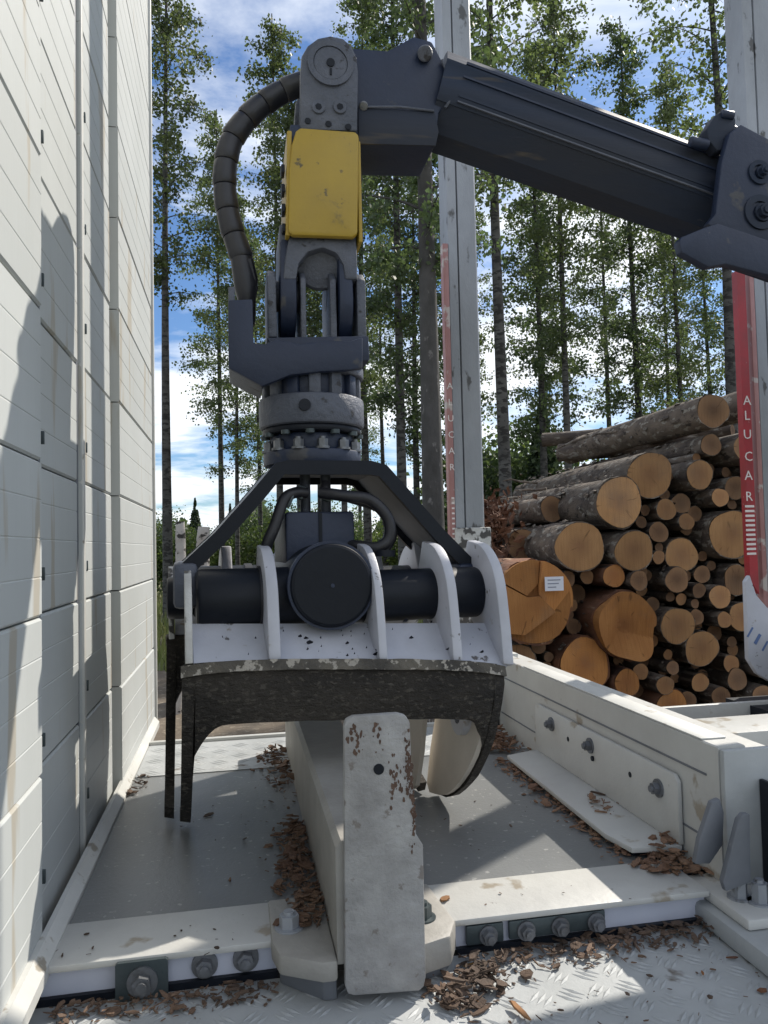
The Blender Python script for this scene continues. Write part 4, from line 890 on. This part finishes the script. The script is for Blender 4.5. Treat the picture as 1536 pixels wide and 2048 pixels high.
zones = [(470, 'tall birch standing between the headboard and the curved hose', 'birches beside the headboard'), (720, 'tall birch standing behind the grapple rotator and yellow link', 'birches behind the rotator'), (870, 'tall birch standing between the yellow link and the nearer stake', 'birches left of the stake'), (1080, 'tall birch standing just beyond the stake left of the log pile', 'birches beyond the stake'), (1400, 'tall birch standing behind the log pile under the boom', 'birches behind the log pile'), (9999, 'tall birch standing behind the stake with the bright red strip', 'birches behind the red strip')]
for q, (px, D, k) in enumerate(TR):
    o = place(k, (px-768)/1538, D, q*1.7, 1+.08*math.sin(q*2.3)); zn = next(z_ for z_ in zones if px < z_[0]); wd_ = 'stout' if D < 31 else ('slim' if D < 43 else 'thin distant'); o['label'] = zn[1].replace('tall', 'tall '+wd_); o['group'] = wd_+' '+zn[2]
big_tree = make_birch(33, 28, .30, .33, 50, 2.8, 11000, 'leafdark', 'darktrunk', 'thick dark trunk rising just left of the stake with the faded red strip', None)
D = 19; t = (866-768)/1538; big_tree.location = (D*(t*CY+SY), D*(CY-t*SY), GZ-.1); big_tree['category'] = 'tree'
# understorey and far edge of the wood
def make_bush(seed, H, W, n, m, label, group, conifer=False):
    rng = np.random.default_rng(seed); root = thing('young_spruce' if conifer else 'leafy_bush', (0, 0, GZ-.1), label, 'tree' if conifer else 'bush', group)
    tr = MB().tube([(0, 0, 0), (.05, 0, H*.5), (0, .03, H*.96)], [.07, .045, .012], 7)
    me = bpy.data.meshes.new('trunk'); me.from_pydata(tr.v, [], tr.f); o = link('trunk', me, 'darktrunk', None, 50); o.parent = root
    if conifer:
        t = rng.uniform(.06, 1, n); a = rng.integers(0, 14, n)*.449*np.floor(t*16)+rng.normal(scale=.16, size=n); rad = W*(1-t)*rng.uniform(.1, 1, n)**.6; cs = np.stack([rad*np.cos(a), rad*np.sin(a), H*t-rad*.35+rng.normal(scale=.05, size=n)], 1)
    else:
        nc = 16; c = np.stack([rng.normal(scale=W*.42, size=nc), rng.normal(scale=W*.42, size=nc), rng.uniform(.2, .85, nc)*H], 1); pick = rng.integers(0, nc, n); cs = c[pick]+rng.normal(scale=.24*W, size=(n, 3))*np.array([1, 1, H/W*.55]); cs[:, 2] = np.clip(cs[:, 2], .15, None)
    leaf_obj(leaf_quads(cs, .22 if not conifer else .20, rng, .1), 'crown', m, root); return root
bu = [make_bush(5, 5.5, 2.4, 7000, 'leaflight', 'light green leafy bush at the edge of the wood', 'light green bushes'), make_bush(6, 6.5, 2.6, 8000, 'leafdark', 'dark green leafy bush at the edge of the wood', 'dark green bushes'), make_bush(7, 8, 1.9, 7000, 'needle', 'young dark spruce at the edge of the wood', 'young spruces', True)]
ub2 = [False]*3
BS = [(330, 46, 0, .8), (390, 60, 2, .85), (420, 52, 1, .6), (470, 48, 0, .75), (520, 44, 0, .8), (545, 58, 1, .9), (600, 55, 1, .8), (650, 50, 0, .7), (700, 58, 1, .8), (760, 54, 0, .7), (820, 50, 0, .8), (880, 56, 1, .9), (930, 48, 0, .9), (985, 40, 1, 1.2), (1020, 46, 1, 1.4), (1060, 44, 0, 1.3), (1090, 38, 2, 1.25), (1130, 42, 0, 1.35), (1180, 46, 0, 1.2), (1225, 48, 1, 1.2), (1280, 50, 0, 1.3), (1340, 52, 1, 1.2), (1400, 50, 0, 1.2), (1460, 52, 1, 1.2), (1530, 50, 0, 1.2), (310, 70, 1, .9), (280, 60, 2, .8), (1620, 44, 1, 1.1), (220, 56, 0, .9), (460, 75, 2, .9), (640, 78, 1, 1), (800, 80, 1, 1), (960, 78, 1, 1.2)]
for q, (px, D, k, sc) in enumerate(BS):
    o = bu[k] if not ub2[k] else copy_tree(bu[k]); ub2[k] = True; t = (px-768)/1538
    o.location = (D*(t*CY+SY), D*(CY-t*SY), GZ-.1); o.rotation_euler.z = q*2.1; o.scale = (sc, sc, sc)
# far wood that closes the view
rng = np.random.default_rng(99); n = 24000; ang = rng.uniform(-.62, .75, n); Df = rng.uniform(95, 135, n); hgt = 6+2.2*np.sin(ang*31)+1.6*np.sin(ang*71+1)+1.2*np.sin(ang*143); z = rng.uniform(0, 1, n)**.8*hgt
cs = np.stack([Df*np.sin(ang+.189), Df*np.cos(ang+.189), GZ+z], 1); fo = leaf_obj(leaf_quads(cs, 1.3, rng, 0), 'far_wood', 'leafdark', None); fo['kind'] = 'stuff'; tag(fo, 'distant dark green wood closing the view under the trees', 'wood')
# grass between yard and wood
rng = np.random.default_rng(4); n = 26000; x = rng.uniform(-12, 26, n); y = rng.uniform(17.5, 46, n); h = rng.uniform(.15, .6, n); a = rng.uniform(0, 6.28, n)
c0 = np.stack([x, y, np.full(n, GZ-.18)], 1); wv = np.stack([np.cos(a), np.sin(a), a*0], 1)*.03; ln = np.stack([rng.normal(scale=.12, size=n), rng.normal(scale=.12, size=n), h+.1], 1)
V = np.concatenate([c0-wv, c0+wv, c0+ln+wv*.2, c0+ln-wv*.2], 1).reshape(-1, 3); gs = leaf_obj(V, 'tall_grass', 'grass', None); gs['kind'] = 'stuff'; tag(gs, 'tall yellow green grass between the yard and the wood', 'grass')
# two broken birch stubs beyond the headboard
for (px, D, w_, top, lean) in ((360, 13, .085, 1.50, .0), (405, 13.6, .12, 1.42, .06)):
    t = (px-768)/1538; x, y = D*(t*CY+SY), D*(CY-t*SY); b = MB()
    b.tube([(x-.1-lean, y, GZ-.1), (x-lean*.6, y, -.2), (x, y, top-.25), (x+lean*.3, y, top)], [w_*1.3, w_*1.1, w_, w_*.85], 12); b.build('trunk', 'birchpale', th_ := thing('birch_stub', (x, y, GZ), 'thin pale birch stub' if w_ < .1 else 'stouter pale birch stub', 'stump'), 40)
    th_['label'] = 'thin pale broken birch stub beside the headboard edge' if w_ < .1 else 'stouter leaning birch stub left of the grapple'

# ================================================================== BARK DEBRIS
rd = random.Random(5)
def chip(b, x, y, z, s, flat=.35):
    n = rd.choice((5, 6, 7)); a0 = rd.random()*6.28; el = rd.choice((rd.uniform(.35, 1), rd.uniform(.10, .35))); s *= rd.choice((.45, .6, .8, 1, 1.5)); tx, ty = rd.uniform(-flat, flat), rd.uniform(-flat, flat); ro_ = rd.random()*6.28; T = min(.006, s*rd.uniform(.12, .28))
    V = []
    for k in (0, 1):
        for j in range(n):
            q = s*rd.uniform(.7, 1.1); a = a0+6.283*j/n; u, v = q*math.cos(a), q*el*.8*math.sin(a); dx, dy = u*math.cos(ro_)-v*math.sin(ro_), u*math.sin(ro_)+v*math.cos(ro_)
            V.append((x+dx, y+dy, z+T*k+tx*dx+ty*dy+abs(tx)*s+abs(ty)*s))
    b.add(V, [tuple(range(n))[::-1], tuple(range(n, 2*n))]+[(j, (j+1) % n, n+(j+1) % n, n+j) for j in range(n)])
def scatter(regions, name, m, label):
    b = MB()
    for (x0, y0, x1, y1, wd, n, s0, s1, z, heap) in regions:
        for _ in range(n):
            t = rd.random(); o = rd.gauss(0, wd); L_ = math.hypot(x1-x0, y1-y0); nx_, ny_ = -(y1-y0)/L_, (x1-x0)/L_
            x, y = x0+(x1-x0)*t+nx_*o, y0+(y1-y0)*t+ny_*o; chip(b, x, y, z+rd.random()**2*heap*math.exp(-(o/(wd+1e-6))**2), rd.uniform(s0, s1))
    o = b.build(name, m, None, 0); o['kind'] = 'stuff'; return tag(o, label, 'debris')
scatter([(.165, 2.26, .18, 2.85, .038, 420, .006, .022, .001, .055), (.18, 3.3, .16, 3.9, .05, 260, .008, .022, .001, .03), (.14, 2.85, .17, 3.3, .04, 24, .005, .012, .001, .005), (.15, 2.05, .20, 2.22, .03, 150, .008, .018, .017, .025)], 'bark_debris', 'chip', 'heap of brown bark crumbs along the left side of the steel post')
scatter([(1.19, 2.30, 1.17, 3.45, .024, 420, .006, .016, .001, .014), (1.26, 2.14, 1.33, 2.32, .05, 300, .008, .022, .001, .055), (1.22, 3.55, 1.32, 3.85, .05, 300, .010, .024, .003, .06), (1.27, 2.55, 1.30, 2.75, .02, 30, .006, .018, .0405, .008)], 'bark_debris', 'chip', 'reddish bark crumbs along the foot of the right bunk beam')
scatter([(-.45, 1.985, .08, 1.975, .028, 420, .004, .014, -.091, .018), (.56, 1.95, 1.3, 2.0, .04, 560, .005, .018, -.091, .03), (.46, 1.80, .62, 1.93, .045, 240, .007, .02, -.091, .035), (.6, 1.6, 1.4, 1.85, .14, 110, .003, .010, -.089, .0)], 'bark_debris', 'chipdark', 'dark bark litter on the tread plate below the cross beam')
scatter([(-.44, 3.35, -.42, 3.62, .02, 36, .008, .02, .001, .012), (-.47, 2.1, .05, 2.1, .06, 16, .004, .009, .007, 0), (.6, 2.12, 1.25, 2.12, .06, 8, .003, .006, .007, 0), (0, 2.6, 0, 3.4, .2, 22, .004, .009, .001, 0), (.8, 2.4, .9, 3.4, .2, 24, .004, .008, .001, 0)], 'bark_debris', 'chipdark', 'loose bark crumbs scattered thinly over deck mat and beams')
CH = [((-0.122,3.024,0), .030, 'chipdark', 'dark bark chip alone on the shaded left deck mat'), ((-0.037,2.423,0), .018, 'chip', 'small flat brown chip on the shaded deck mat'), ((0.025,2.927,0), .012, 'chipdark', 'tiny black bark lump on the shaded deck mat'), ((1.105,2.952,0), .016, 'chip', 'small red brown chip on the sunlit deck mat'),
      ((0.557,2.135,0.007), .035, 'wood_t', 'orange curled bark flake on the white cross beam'), ((0.59,1.971,-0.09), .045, 'leafy', 'yellow brown leaf lying against the post foot'), ((1.247,1.846,-0.09), .040, 'barkred', 'big reddish bark slab on the tread plate'), ((1.129,1.797,-0.09), .028, 'wood_o', 'orange bark sliver on the tread plate'), ((0.996,1.816,-0.09), .016, 'chipdark', 'dark lump on the bright tread plate'), ((0.54,1.814,-0.09), .05, 'wood_t', 'pale splintered wood strip at the post foot'), ((0.627,1.744,-0.09), .035, 'wood_t', 'pale wood splinter near the bottom of the tread plate'), ((1.328,2.764,0.04), .045, 'chipdark', 'black curled bark piece on the angle plate'), ((1.355,2.64,0.04), .02, 'chip', 'little brown chip on the angle plate'), ((1.223,1.698,-0.09), .03, 'barkred', 'red bark chip by the foot rail')]
for (p_, s_, m, lab) in CH:
    b = MB(); chip(b, p_[0], p_[1], p_[2]+.001, s_*.9, .12); o = b.build('bark_chip', m, None, 0); centre(o); tag(o, lab, 'bark chip')

# ================================================================== to metres
bpy.context.view_layer.update()
done = set()
for o in list(bpy.data.objects):
    o.location *= S
    if o.type == 'MESH' and o.data.name not in done:
        done.add(o.data.name); o.data.transform(Matrix.Scale(S, 4)); o.data.update()
